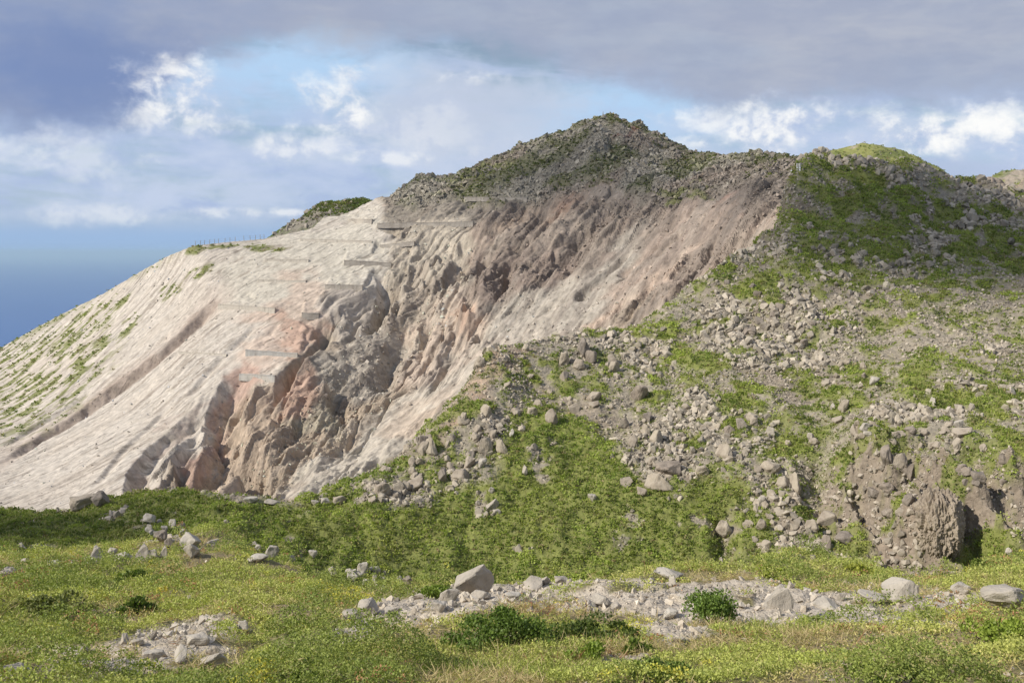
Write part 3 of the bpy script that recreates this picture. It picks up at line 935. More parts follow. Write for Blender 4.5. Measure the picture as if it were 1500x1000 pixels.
# ---- B colours
W3u, W3v = warped(B, 30, 0.22, 311)
green_b = poly_mask(B, [(-700, 900), (-700, 740), (0, 740), (100, 752), (150, 722), (230, 712), (420, 740), (520, 733), (610, 735), (690, 712), (722, 690), (745, 660), (742, 612), (800, 598), (850, 615), (885, 640),
                       (905, 668), (940, 690), (950, 722), (1000, 728), (1030, 700), (1080, 692), (1110, 712), (1075, 752), (1050, 780), (1050, 828), (1120, 850), (1240, 830), (1280, 850), (1500, 850), (1500, 940), (-700, 940)],
                    11, U=s_ if False else B.u + 14 * fbm(B.x * 0.35, B.y * 0.35, 4, 321), V=B.v + 14 * fbm(B.x * 0.35 + 9, B.y * 0.35, 4, 331))
for e in [(1100, 408, 45, 22, 0), (1020, 527, 60, 17, 5), (985, 485, 42, 11, 0), (788, 532, 24, 9, 0), (705, 592, 28, 14, -20), (640, 640, 30, 10, -30), (600, 690, 40, 9, -20), (520, 705, 40, 10, -15), (460, 720, 30, 8, -10),
          (1090, 585, 45, 22, 20), (1155, 650, 42, 34, 0), (1090, 640, 30, 22, 0), (1215, 578, 62, 16, 5), (1345, 556, 38, 26, 30), (1385, 580, 50, 13, 15), (1480, 610, 60, 20, 20), (1480, 660, 50, 34, 0), (1240, 300, 70, 42, 25),
          (1290, 352, 90, 30, 15), (1215, 388, 62, 17, 5), (1195, 335, 40, 30, 0), (1410, 320, 120, 26, 22), (1450, 365, 100, 30, 20), (1340, 300, 70, 22, 20), (1265, 258, 60, 20, 20), (1195, 226, 42, 9, 0), (1075, 372, 80, 8, -34), (905, 488, 38, 7, 0),
          (1330, 745, 22, 16, 0), (1455, 820, 55, 28, 0), (1240, 690, 24, 22, 20), (1262, 800, 30, 30, 0), (1100, 775, 28, 14, 0), (870, 560, 24, 8, 0), (830, 575, 30, 9, 10), (935, 545, 40, 10, 20), (1140, 440, 20, 10, 0), (1260, 330, 30, 40, 0), (1330, 400, 60, 14, 10), (1400, 420, 60, 10, 10), (1250, 540, 30, 9, 0),
          (1310, 470, 30, 8, 0), (1230, 470, 22, 8, 0), (1440, 540, 40, 7, 10), (970, 590, 26, 9, 0), (1005, 640, 20, 12, 0), (790, 640, 40, 40, 0), (660, 668, 20, 8, -20), (1180, 760, 24, 10, 0), (1130, 720, 24, 12, 0)]:
    green_b = np.maximum(green_b, ell_mask(W3u, W3v, *e))
gn = fbm(B.x * 0.35, B.y * 0.35, 5, 341, 0.6)
green_b = green_b * sstep(-0.62, -0.30, gn + 0.35 * sstep(640, 720, B.v) - 0.2 * sstep(88, 104, B.r) * (B.u > 900))
green_b = np.maximum(green_b, 0.8 * sstep(0.22, 0.45, gn + 0.12 * fbm(B.x * 0.05, B.y * 0.05, 2, 351)) * sstep(420, 500, B.u))
bcol = np.zeros(B.x.shape + (3,), np.float32) + np.array([0.290, 0.255, 0.195], np.float32)
bcol = lay(bcol, sstep(-0.1, 0.5, fbm(B.x * 0.12, B.y * 0.12, 4, 361)) * 0.55, (0.245, 0.195, 0.150))
bcol = lay(bcol, sstep(0.1, 0.6, fbm(B.x * 0.9, B.y * 0.9, 3, 371)) * 0.4, (0.21, 0.185, 0.15))
bcol = lay(bcol, poly_mask(B, [(1200, 440), (1500, 420), (1560, 600), (1400, 600), (1250, 520)], 25, U=W3u, V=W3v) * 0.7, (0.290, 0.250, 0.190))
bcol = lay(bcol, poly_mask(B, [(640, 620), (720, 505), (790, 500), (700, 600), (650, 650)], 15, U=W3u, V=W3v) * 0.7, (0.38, 0.27, 0.19))
bcol = lay(bcol, poly_mask(B, [(940, 490), (990, 505), (1000, 515), (940, 512)], 7, U=W3u, V=W3v) * 0.9, (0.46, 0.39, 0.30))
bcol = lay(bcol, poly_mask(B, [(900, 520), (960, 560), (985, 590), (975, 600), (930, 560), (890, 530)], 6, U=W3u, V=W3v) * 0.8, (0.36, 0.32, 0.26))
bcol = lay(bcol, poly_mask(B, [(420, 745), (600, 660), (620, 690), (460, 760)], 10, U=W3u, V=W3v) * 0.5, (0.36, 0.31, 0.25))
bcol = lay(bcol, cliff * 0.7, (0.245, 0.195, 0.150))
bcol = lay(bcol, sstep(112, 124, B.r) * 0.6, (0.26, 0.235, 0.195))
bcol = lay(bcol, poly_mask(B, [(1085, 330), (1150, 230), (1180, 250), (1180, 330), (1100, 400)], 12, U=W3u, V=W3v) * 0.8, (0.20, 0.165, 0.13))
fine_g = sstep(-0.05, 0.45, fbm(B.x * 0.9, B.y * 0.9, 4, 391, 0.65) + 0.5 * fbm(B.x * 0.12, B.y * 0.12, 3, 393)) * (B.u > 560) * (1 - 0.5 * cliff)
bcol = lay(bcol, fine_g * 0.5, (0.205, 0.205, 0.090))
bcol = lay(bcol, green_b, GREEN)
B.z += (green_b * (0.07 + 0.24 * bush_v) * np.clip(1 - (bush_d / 0.6) ** 2, 0, 1)).astype(np.float32)
B.done()
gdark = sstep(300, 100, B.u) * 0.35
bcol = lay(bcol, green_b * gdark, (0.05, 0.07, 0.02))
trail = poly_mask(B, [(150, 763), (200, 757), (206, 762), (150, 770)], 3, U=W3u, V=W3v)
bcol = lay(bcol, trail * 0.8, (0.36, 0.30, 0.23))
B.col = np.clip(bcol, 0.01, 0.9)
B.green = green_b
rock_b = (1 - green_b) * (0.35 + 0.65 * sstep(-0.25, 0.35, fbm(B.x * 0.16, B.y * 0.16, 4, 381)))

# ---- A colours
W4u, W4v = warped(A, 26, 0.5, 411)
grav = poly_mask(A, [(470, 932), (560, 880), (650, 862), (760, 850), (900, 842), (1000, 838), (1100, 852), (1190, 868), (1290, 868), (1330, 880), (1420, 885), (1420, 912), (1280, 915), (1180, 920), (1050, 926),
                     (960, 924), (860, 908), (760, 892), (640, 912), (560, 930), (500, 945)], 8, U=W4u, V=W4v)
for e in [(905, 952, 46, 9, 0), (240, 945, 120, 26, -14), (70, 965, 70, 18, -10), (180, 985, 120, 14, -6), (920, 905, 60, 10, 5), (1385, 885, 60, 14, 0), (310, 968, 40, 10, 0), (1290, 880, 40, 9, 0), (230, 775, 40, 14, 0), (545, 840, 45, 22, 0), (1000, 925, 50, 7, 0)]:
    grav = np.maximum(grav, ell_mask(W4u, W4v, *e) * 0.95)
grav = grav * sstep(-0.85, -0.45, fbm(A.x * 0.75 + 3, A.y * 0.75, 4, 415, 0.6) + 0.25 * ell_mask(A.u, A.v, 1040, 880, 190, 26))
A.grav = grav
an = fbm(A.x * 0.45, A.y * 0.45, 4, 421)
straw = sstep(0.0, 0.5, fbm(A.x * 0.30 + 5, A.y * 0.30, 4, 431, 0.6) + 0.35 * np.maximum(ell_mask(A.u, A.v, 1150, 915, 180, 22), ell_mask(A.u, A.v, 560, 950, 140, 40)))
A.straw = straw
acol = np.zeros(A.x.shape + (3,), np.float32) + np.array([0.230, 0.205, 0.095], np.float32)
acol = lay(acol, straw * 0.75, (0.28, 0.22, 0.115))
acol = lay(acol, sstep(0.1, 0.6, an) * 0.4, (0.07, 0.10, 0.025))
_dx = A.x + 0.35 * fbm(A.x * 0.9, A.y * 0.9, 3, 571)
_dy = A.y + 0.35 * fbm(A.x * 0.9 + 7, A.y * 0.9, 3, 581)
A.dry = sstep(0.72, 0.78, worley(_dx * 0.85, _dy * 0.85, 591)[1]) * (A.r < 48)
acol = lay(acol, A.dry * 0.65, (0.265, 0.205, 0.130))
gcol = np.zeros_like(acol) + np.array([0.47, 0.41, 0.33], np.float32)
gcol = lay(gcol, sstep(-0.1, 0.4, fbm(A.x * 2.5, A.y * 2.5, 3, 441)) * 0.5, (0.40, 0.34, 0.265))
acol = acol * (1 - grav[..., None]) + gcol * grav[..., None]
A.col = np.clip(acol, 0.01, 0.9)

d1 = np.zeros(D1.x.shape + (3,), np.float32) + np.array([0.21, 0.19, 0.15], np.float32)
d1 = lay(d1, sstep(-0.15, 0.2, fbm(D1.x * 0.06, D1.y * 0.06, 4, 451) + 0.5 * sstep(440, 490, D1.u) * sstep(315, 295, D1.v)), (0.075, 0.10, 0.028))
D1.col = d1
d2 = np.zeros(D2.x.shape + (3,), np.float32) + np.array([0.215, 0.22, 0.075], np.float32)
d2 = lay(d2, sstep(0.3, 0.6, fbm(D2.x * 0.045, D2.y * 0.045, 5, 461) + 0.3 * ell_mask(D2.u, D2.v, 1300, 222, 60, 8, 10)), (0.33, 0.28, 0.22))
d2 = lay(d2, sstep(0.1, 0.4, fbm(D2.x * 0.07 + 3, D2.y * 0.07, 4, 471)) * 0.6, (0.11, 0.14, 0.04))
D2.col = d2


# ================================================================== mesh building
def build_mesh(name, verts, loops, sizes, colors=None, smooth=False):
    me = bpy.data.meshes.new(name)
    verts = np.ascontiguousarray(verts, np.float32)
    loops = np.ascontiguousarray(loops, np.int32)
    sizes = np.ascontiguousarray(sizes, np.int32)
    me.vertices.add(len(verts))
    me.vertices.foreach_set('co', verts.ravel())
    me.loops.add(len(loops))
    me.loops.foreach_set('vertex_index', loops)
    me.polygons.add(len(sizes))
    starts = np.concatenate([[0], np.cumsum(sizes)[:-1]]).astype(np.int32)
    me.polygons.foreach_set('loop_start', starts)
    try:
        me.polygons.foreach_set('loop_total', sizes)
    except Exception:
        pass
    me.polygons.foreach_set('use_smooth', np.full(len(sizes), smooth, bool))
    if colors is not None:
        at = me.color_attributes.new('Col', 'FLOAT_COLOR', 'POINT')
        c4 = np.ones((len(verts), 4), np.float32)
        c4[:, :colors.shape[1]] = colors
        at.data.foreach_set('color', c4.ravel())
    me.update(calc_edges=True)
    return me


def add(name, me, mat=None, parent=None):
    o_ = bpy.data.objects.new(name, me)
    COL.objects.link(o_)
    if mat is not None and me is not None and len(me.materials) == 0:
        me.materials.append(mat)
    if parent is not None:
        o_.parent = parent
    return o_


def tag(o_, label=None, cat=None, group=None, kind=None):
    if label:
        o_['label'] = label
    if cat:
        o_['category'] = cat
    if group:
        o_['group'] = group
    if kind:
        o_['kind'] = kind
    return o_


def grid_mesh(name, s, j0=0, j1=None):
    j1 = j1 or NA
    x = s.x[:, j0:j1]
    n, mcol = x.shape
    v = np.stack([x, s.y[:, j0:j1], s.z[:, j0:j1]], -1).reshape(-1, 3)
    idx = np.arange(n * mcol, dtype=np.int32).reshape(n, mcol)
    q = np.stack([idx[:-1, :-1], idx[:-1, 1:], idx[1:, 1:], idx[1:, :-1]], -1).reshape(-1, 4)
    return build_mesh(name, v, q.ravel(), np.full(len(q), 4), s.col[:, j0:j1].reshape(-1, s.col.shape[2]), True)


# ------------------------------------------------------------------ materials
def mat_new(name):
    m = bpy.data.materials.new(name)
    m.use_nodes = True
    return m, NT(m.node_tree)


def earth_mat(name, scales, bump, spread=0.35, streak=None, rough=0.95, flow=None):
    """vertex colour earth with finer mottling and bump; scales in 1/m"""
    m, t = mat_new(name)
    att = t.n('ShaderNodeAttribute', attribute_name='Col')
    geo = t.n('ShaderNodeNewGeometry')
    pos = geo.outputs['Position']
    if flow is not None:                 # stretch the mottling down the fall line
        se = t.n('ShaderNodeSeparateXYZ')
        t.link(pos, se.inputs[0])
        a_ = t.m('ADD', t.m('MULTIPLY', se.outputs[0], -math.sin(flow[0])), t.m('MULTIPLY', se.outputs[1], math.cos(flow[0])))
        d_ = t.m('ADD', t.m('MULTIPLY', se.outputs[0], math.cos(flow[0])), t.m('MULTIPLY', se.outputs[1], math.sin(flow[0])))
        pos = t.comb(a_, t.m('MULTIPLY', d_, flow[1]), t.m('MULTIPLY', se.outputs[2], flow[1]))
    n1 = t.noise(pos, scales[0], 5, 0.65)
    n2 = t.noise(pos, scales[1], 4, 0.7)
    f = t.m('ADD', t.m('MULTIPLY', t.m('SUBTRACT', n1, 0.5), spread * 2), t.m('MULTIPLY', t.m('SUBTRACT', n2, 0.5), spread * 1.6))
    f = t.m('ADD', f, 1.0)
    vor = t.n('ShaderNodeTexVoronoi')
    t.link(pos, vor.inputs['Vector'])
    vor.inputs['Scale'].default_value = scales[1]
    vs = t.n('ShaderNodeSeparateColor')
    t.link(vor.outputs['Color'], vs.inputs[0])
    f = t.m('MULTIPLY', f, t.m('ADD', 0.86, t.m('MULTIPLY', vs.outputs[0], 0.28)))
    rid = None
    if flow is not None:
        pos2 = t.comb(t.m('MULTIPLY', a_, 1.0), t.m('MULTIPLY', d_, 0.10), 0.0)
        sn = t.noise(pos2, 1.0, 6, 0.72, 0.15)
        fresh = t.m('SUBTRACT', 1.0, t.step(att.outputs['Alpha'], 0.15, 0.5))
        streak_ = t.m('MULTIPLY', t.step(sn, 0.575, 0.66), fresh)
        f = t.m('MULTIPLY', f, t.m('SUBTRACT', 1.0, t.m('MULTIPLY', streak_, 0.26)))
        rn = t.n('ShaderNodeTexNoise', noise_type='RIDGED_MULTIFRACTAL')
        t.link(t.comb(a_, t.m('MULTIPLY', d_, 0.5), t.m('MULTIPLY', se.outputs[2], 0.7)), rn.inputs['Vector'])
        rn.inputs['Scale'].default_value = 0.32
        rn.inputs['Detail'].default_value = 7
        rn.inputs['Roughness'].default_value = 0.62
        rid = t.m('MULTIPLY', rn.outputs[0], t.m('MULTIPLY', att.outputs['Alpha'], 0.9))
        f = t.m('MULTIPLY', f, t.m('ADD', 1.0, t.m('MULTIPLY', t.m('SUBTRACT', rn.outputs[0], 0.55), t.m('MULTIPLY', att.outputs['Alpha'], 0.30))))
    hv = t.n('ShaderNodeVectorMath', operation='SCALE')
    t.link(att.outputs['Color'], hv.inputs[0])
    t.link(f, hv.inputs['Scale'])
    p = t.n('ShaderNodeBsdfPrincipled')
    t.link(hv.outputs[0], p.inputs['Base Color'])
    p.inputs['Roughness'].default_value = rough
    p.inputs['Specular IOR Level'].default_value = 0.15
    h = t.m('ADD', t.m('MULTIPLY', n1, 1.0), t.m('MULTIPLY', vor.outputs['Distance'], -0.35))
    h = t.m('ADD', h, t.m('MULTIPLY', n2, 0.5))
    if rid is not None:
        h = t.m('ADD', t.m('MULTIPLY', h, t.m('ADD', 0.24, att.outputs['Alpha'])), t.m('MULTIPLY', rid, 2.2))
        h = t.m('SUBTRACT', h, t.m('MULTIPLY', streak_, 0.35))
    b = t.n('ShaderNodeBump')
    b.inputs['Strength'].default_value = 0.9
    b.inputs['Distance'].default_value = bump
    t.link(h, b.inputs['Height'])
    t.link(b.outputs[0], p.inputs['Normal'])
    o_ = t.n('ShaderNodeOutputMaterial')
    t.link(p.outputs[0], o_.inputs[0])
    return m


M_meadow = earth_mat('meadow_earth', (5.0, 26.0), 0.05, 0.4)
M_hill = earth_mat('hillside_earth', (0.7, 3.2), 0.22)
M_volc = earth_mat('volcano_earth', (0.8, 2.6), 0.32, 0.24, flow=(R(44), 0.42))
M_far = earth_mat('far_hill_earth', (0.2, 0.8), 0.6, 0.3)


def leaf_mat(name, rough=0.5, trans=0.25, spec=0.3):
    m, t = mat_new(name)
    att = t.n('ShaderNodeAttribute', attribute_name='Col')
    p = t.n('ShaderNodeBsdfPrincipled')
    t.link(att.outputs['Color'], p.inputs['Base Color'])
    p.inputs['Roughness'].default_value = rough
    p.inputs['Specular IOR Level'].default_value = spec
    tr = t.n('ShaderNodeBsdfTranslucent')
    t.link(t.mix(1.0, att.outputs['Color'], (1.3, 1.5, 0.6, 1), 'MULTIPLY'), tr.inputs[0])
    mx = t.n('ShaderNodeMixShader')
    mx.inputs[0].default_value = trans
    t.link(p.outputs[0], mx.inputs[1])
    t.link(tr.outputs[0], mx.inputs[2])
    o_ = t.n('ShaderNodeOutputMaterial')
    t.link(mx.outputs[0], o_.inputs[0])
    return m


M_leaf = leaf_mat('leaves', 0.6, 0.3, 0.15)
M_gloss = leaf_mat('glossy_leaves', 0.5, 0.25, 0.22)


def rock_mat(name, c0, c1, c2, sc=1.0, use_attr=False):
    m, t = mat_new(name)
    geo = t.n('ShaderNodeNewGeometry')
    pos = geo.outputs['Position']
    n1 = t.noise(pos, 1.6 * sc, 6, 0.65, 0.3)
    n2 = t.noise(pos, 9.0 * sc, 4, 0.7)
    if use_attr:
        att = t.n('ShaderNodeAttribute', attribute_name='Col')
        basec = att.outputs['Color']
        basec = t.mix(t.m('MULTIPLY', t.step(n1, 0.45, 0.7), 0.3), basec, t.mix(1.0, basec, (0.55, 0.52, 0.5, 1), 'MULTIPLY'))
    else:
        oi = t.n('ShaderNodeObjectInfo')
        basec = t.mix(oi.outputs['Random'], c0, c1)
        basec = t.mix(t.m('MULTIPLY', t.step(n1, 0.42, 0.68), 0.65), basec, c2)
    basec = t.mix(t.m('MULTIPLY', t.step(n2, 0.55, 0.75), 0.35), basec, t.mix(1.0, basec, (0.5, 0.48, 0.46, 1), 'MULTIPLY'))
    p = t.n('ShaderNodeBsdfPrincipled')
    t.link(basec, p.inputs['Base Color'])
    p.inputs['Roughness'].default_value = 0.9
    p.inputs['Specular IOR Level'].default_value = 0.2
    b = t.n('ShaderNodeBump')
    b.inputs['Strength'].default_value = 0.8
    b.inputs['Distance'].default_value = 0.09 / sc
    t.link(t.m('ADD', n1, t.m('MULTIPLY', n2, 0.4)), b.inputs['Height'])
    t.link(b.outputs[0], p.inputs['Normal'])
    o_ = t.n('ShaderNodeOutputMaterial')
    t.link(p.outputs[0], o_.inputs[0])
    return m


M_scree = rock_mat('scree_stone', None, None, None, 1.0, True)
M_pale = rock_mat('pale_stone', (0.47, 0.43, 0.365, 1), (0.39, 0.345, 0.285, 1), (0.255, 0.23, 0.19, 1), 2.4)
M_tan = rock_mat('tan_stone', (0.41, 0.355, 0.275, 1), (0.35, 0.30, 0.24, 1), (0.205, 0.165, 0.125, 1))
M_dark = rock_mat('dark_stone', (0.30, 0.25, 0.20, 1), (0.25, 0.215, 0.18, 1), (0.105, 0.09, 0.075, 1))

# ------------------------------------------------------------------ the setting
tag(add('meadow_ground', grid_mesh('meadow_ground', A), M_meadow), kind='structure')
nr_, na_ = 40, 720
rr_ = np.concatenate([[0.0], np.geomspace(0.6, 70, nr_ - 1)])
th_ = np.linspace(0, 2 * math.pi, na_, endpoint=False)
gx, gy = rr_[:, None] * np.sin(th_)[None], rr_[:, None] * np.cos(th_)[None]
inw = sstep(R(41.4), R(39), np.abs(((th_ + math.pi) % (2 * math.pi)) - math.pi))[None] * sstep(0.8, 2.0, rr_)[:, None]
sgn = ((th_ + math.pi) % (2 * math.pi)) - math.pi
eL = np.interp(rr_, A.r[:, 3], A.z[:, 3])
eR = np.interp(rr_, A.r[:, -4], A.z[:, -4])
edge_z = np.where(sgn[None] > 0, eR[:, None], eL[:, None])
edge_z = np.where(rr_[:, None] < 1.5, -1.95, edge_z)
back = sstep(R(55), R(110), np.abs(sgn))[None]
gz = edge_z * (1 - back) + (-1.95 - 0.05 * rr_[:, None]) * back
gz = gz + 0.08 * fbm(gx * 0.4, gy * 0.4, 3, 901) * sstep(R(42), R(50), np.abs(sgn))[None]
gz = gz - inw * (0.35 + 0.35 * rr_[:, None])
ix_ = np.arange(nr_ * na_).reshape(nr_, na_)
qd = np.stack([ix_[:-1], np.roll(ix_, -1, 1)[:-1], np.roll(ix_, -1, 1)[1:], ix_[1:]], -1).reshape(-1, 4)
tag(add('near_ground', build_mesh('near_ground', np.stack([gx, gy, gz], -1).reshape(-1, 3), qd.ravel(), np.full(len(qd), 4), np.tile(np.array([[0.20, 0.19, 0.08]], np.float32), (nr_ * na_, 1)), True), M_meadow), kind='structure')
tag(add('hillside', grid_mesh('hillside', B), M_hill), kind='structure')
tag(add('mountain', grid_mesh('mountain', C), M_volc), kind='structure')
j = lambda u: int((ray(u, 300)[0] - AZS[0]) / (AZS[1] - AZS[0]))
tag(add('distant_hill', grid_mesh('distant_hill', D1, j(330), j(660)), M_far), kind='structure')
tag(add('distant_hill', grid_mesh('distant_hill', D2, j(1120), NA), M_far), kind='structure')

# sea: one sheet to the horizon, 470 m below
SEA_Z = -470.0
rr = np.array([0, 600, 1500, 3000, 6000, 12000, 25000, 50000, 90000, 160000], float)
na = 96
th = np.linspace(0, 2 * math.pi, na, endpoint=False)
sv = np.concatenate([np.stack([r_ * np.cos(th), r_ * np.sin(th), np.full(na, SEA_Z)], -1) for r_ in rr[1:]] + [np.array([[0, 0, SEA_Z]])])
lp = []
sz = []
cidx = len(sv) - 1
for i in range(na):
    lp += [cidx, i, (i + 1) % na]
    sz.append(3)
for k in range(len(rr) - 2):
    for i in range(na):
        a0 = k * na + i
        a1 = k * na + (i + 1) % na
        lp += [a0, a0 + na, a1 + na, a1]
        sz.append(4)
m, t = mat_new('sea_water')
geo = t.n('ShaderNodeNewGeometry')
nn = t.noise(geo.outputs['Position'], 0.00035, 5, 0.6)
p = t.n('ShaderNodeBsdfPrincipled')
t.link(t.mix(nn, (0.045, 0.115, 0.30, 1), (0.06, 0.14, 0.35, 1)), p.inputs['Base Color'])
p.inputs['Roughness'].default_value = 0.45
p.inputs['IOR'].default_value = 1.33
o_ = t.n('ShaderNodeOutputMaterial')
t.link(p.outputs[0], o_.inputs[0])
tag(add('sea', build_mesh('sea', sv, lp, sz), m), kind='structure')

# ================================================================== shading clouds: unseen bodies added high up towards the sun, shaped to cast the shade
def ico(sub):
    bm = bmesh.new()
    bmesh.ops.create_icosphere(bm, subdivisions=sub, radius=1.0)
    v = np.array([q.co[:] for q in bm.verts], np.float32)
    f = np.array([[q.index for q in fc.verts] for fc in bm.faces], np.int32)
    bm.free()
    return v, f


IV, IF = ico(2)


def shade_cloud_body(name, outline, step, rad, dist, seed, thin=1.0):
    g = np.random.default_rng(seed)
    outline = np.array(outline, float)
    vs = []
    fs = []
    k = 0
    for u in np.arange(outline[:, 0].min(), outline[:, 0].max(), step):
        for v in np.arange(outline[:, 1].min(), outline[:, 1].max(), step * 0.6):
            uu, vv = u + g.uniform(-.3, .3) * step, v + g.uniform(-.3, .3) * step * .6
            ins = False
            for i in range(len(outline)):
                (ax, ay), (bx, by) = outline[i], outline[(i + 1) % len(outline)]
                if (ay > vv) != (by > vv) and uu < (bx - ax) * (vv - ay) / (by - ay + 1e-9) + ax:
                    ins = not ins
            if not ins:
                continue
            p_, s_ = ground(uu, vv)
            if s_ is D2 or s_ is D1:
                continue
            c_ = p_ + S_DIR * (dist + g.uniform(-30, 30))
            rr_ = rad * np.linalg.norm(p_) / 220 * g.uniform(0.75, 1.25)
            vv_ = IV * rr_
            vv_ = vv_ * (1 + 0.18 * pnoise(IV[:, :1] * 2 + k, IV[:, 1:2] * 2 + IV[:, 2:3], 3))
            vs.append(vv_ + c_)
            fs.append(IF + k * len(IV))
            k += 1
    v_ = np.concatenate(vs)
    f_ = np.concatenate(fs)
    m_, t_ = mat_new('shade_cloud_' + 'shade_body')
    p_ = t_.n('ShaderNodeBsdfPrincipled')
    p_.inputs['Base Color'].default_value = (0.8, 0.8, 0.82, 1)
    p_.inputs['Roughness'].default_value = 1.0
    o2 = t_.n('ShaderNodeOutputMaterial')
    if thin < 1:
        tr_ = t_.n('ShaderNodeBsdfTransparent')
        mx_ = t_.n('ShaderNodeMixShader')
        mx_.inputs[0].default_value = thin
        t_.link(tr_.outputs[0], mx_.inputs[1])
        t_.link(p_.outputs[0], mx_.inputs[2])
        t_.link(mx_.outputs[0], o2.inputs[0])
    else:
        t_.link(p_.outputs[0], o2.inputs[0])
    return tag(add(name, build_mesh(name, v_, f_.ravel(), np.full(len(f_), 3), None, True), m_), kind='structure')


shade_cloud_body('shade_cloud', [(560, 276), (700, 292), (800, 300), (880, 318), (960, 322), (1050, 318), (1130, 330), (1150, 225), (1040, 210), (880, 150), (620, 240)], 60, 9.5, 1500, 5, 0.14)  # unseen bodies added to dim the summit, right ridge and left hollow
shade_cloud_body('shade_cloud', [(1090, 345), (1180, 384), (1330, 402), (1500, 430), (1640, 430), (1640, 230), (1500, 270), (1200, 195), (1140, 235)], 60, 9.5, 1400, 8, 0.26)
shade_cloud_body('shade_cloud', [(-320, 745), (130, 757), (232, 776), (225, 792), (0, 792), (-320, 812)], 30, 9.0, 1300, 6, 0.3)


# ================================================================== scattering helpers
def scatter(s, weight, n, seed=0):
    g = np.random.default_rng(seed + 1000)
    a, nx, ny, nz = s.areas()
    wgt = (weight * a)[:-1, :-1].ravel().astype(np.float64)
    cs = np.cumsum(wgt)
    idx = np.searchsorted(cs, g.random(n) * cs[-1])
    i, j_ = np.divmod(idx, NA - 1)
    fi = g.random(n)
    fj = g.random(n)

    def bl_(q):
        return (q[i, j_] * (1 - fi) * (1 - fj) + q[i + 1, j_] * fi * (1 - fj) + q[i, j_ + 1] * (1 - fi) * fj + q[i + 1, j_ + 1] * fi * fj)
    pos = np.stack([bl_(s.x), bl_(s.y), bl_(s.z)], -1)
    nrm = np.stack([nx[i, j_], ny[i, j_], nz[i, j_]], -1)
    return pos, nrm, i, j_, g


def hull(npts, seed, flat=(1, 1, 1)):
    g = np.random.default_rng(seed)
    pts = g.normal(size=(npts, 3))
    pts /= np.linalg.norm(pts, axis=1)[:, None]
    mx = np.abs(pts).max(axis=1)[:, None]
    pts = pts * (0.55 + 0.45 * (1 / mx) / 1.3) * g.uniform(0.82, 1.0, (npts, 1)) * np.array(flat)
    bm = bmesh.new()
    for q in pts:
        bm.verts.new(q)
    r_ = bmesh.ops.convex_hull(bm, input=bm.verts)
    dead = [e for e in r_['geom_interior'] + r_['geom_unused'] if isinstance(e, bmesh.types.BMVert)]
    if dead:
        bmesh.ops.delete(bm, geom=list(set(dead)), context='VERTS')
    return bm


def bm_arrays(bm):
    bmesh.ops.triangulate(bm, faces=bm.faces[:])
    bm.verts.index_update()
    v = np.array([q.co[:] for q in bm.verts], np.float32)
    f = np.array([[q.index for q in fc.verts] for fc in bm.faces], np.int32)
    bm.free()
    return v, f


HULLS_S = [bm_arrays(hull(9, 500 + k, (1, random.uniform(.7, 1), random.uniform(.55, .95)))) for k in range(14)]
HULLS_M = [bm_arrays(hull(15, 600 + k, (1, random.uniform(.7, 1), random.uniform(.55, .95)))) for k in range(14)]


def rand_rot(n, g):
    q = g.normal(size=(n, 4))
    q /= np.linalg.norm(q, axis=1)[:, None]
    w_, x, y, z = q.T
    return np.stack([np.stack([1 - 2 * (y * y + z * z), 2 * (x * y - z * w_), 2 * (x * z + y * w_)], -1),
                     np.stack([2 * (x * y + z * w_), 1 - 2 * (x * x + z * z), 2 * (y * z - x * w_)], -1),
                     np.stack([2 * (x * z - y * w_), 2 * (y * z + x * w_), 1 - 2 * (x * x + y * y)], -1)], 1)


def stones(name, mat, batches, label=None):
    """many small stones as one mass. batches: (pos, size, colour, hull set)"""
    V = []
    Fc = []
    Cc = []
    base = 0
    g = np.random.default_rng(99)
    for pos, size, colr, hs in batches:
        pick = g.integers(0, len(hs), len(pos))
        for k, (hv, hf) in enumerate(hs):
            sel = np.nonzero(pick == k)[0]
            if not len(sel):
                continue
            M3 = rand_rot(len(sel), g).astype(np.float32)
            vv = np.einsum('nij,vj->nvi', M3, hv) * size[sel][:, None, None].astype(np.float32)
            vv = vv + pos[sel][:, None, :].astype(np.float32)
            ff = hf[None] + (base + np.arange(len(sel)) * len(hv))[:, None, None]
            V.append(vv.reshape(-1, 3))
            Fc.append(ff.reshape(-1, 3))
            Cc.append(np.repeat(colr[sel], len(hv), 0))
            base += len(sel) * len(hv)
    v = np.concatenate(V)
    f = np.concatenate(Fc)
    c_ = np.concatenate(Cc)
    return tag(add(name, build_mesh(name, v, f.ravel(), np.full(len(f), 3), c_, False), mat), kind='stuff')


def tint(n, g, a, b, spread=0.16):
    q = g.random((n, 1))
    c_ = np.array(a) * (1 - q) + np.array(b) * q
    return (c_ * (1 + spread * g.normal(size=(n, 1)))).clip(0.02, 0.8).astype(np.float32)


# ---- scree on the hillside
n = 105000
seen_b = sstep(54, 60, B.r)
pos, nrm, i, j_, g = scatter(B, rock_b * seen_b * (60 / B.r) ** 1.2, n, 1)
size = 0.065 * (1 - g.random(n)) ** (-1 / 1.75)
coarse = sstep(-0.25, 0.45, fbm(pos[:, 0] * 0.11, pos[:, 1] * 0.11, 4, 611) + 0.5 * ell_mask(B.u[i, j_], B.v[i, j_], 1150, 480, 110, 70) + 0.4 * sstep(116, 122, B.r[i, j_]) - 0.5 * ell_mask(B.u[i, j_], B.v[i, j_], 1370, 510, 200, 60))
size = np.minimum(size * (0.55 + 0.75 * coarse), 0.17 + 0.28 * coarse) * (B.r[i, j_] / 75) ** 0.7
pos = pos + nrm * (size * 0.15)[:, None]
gc = B.col[i, j_]
colr = (0.15 * gc + 0.85 * np.array([0.335, 0.292, 0.235])) * g.uniform(0.6, 1.55, (n, 1)) + np.array([0.02, 0.018, 0.014])
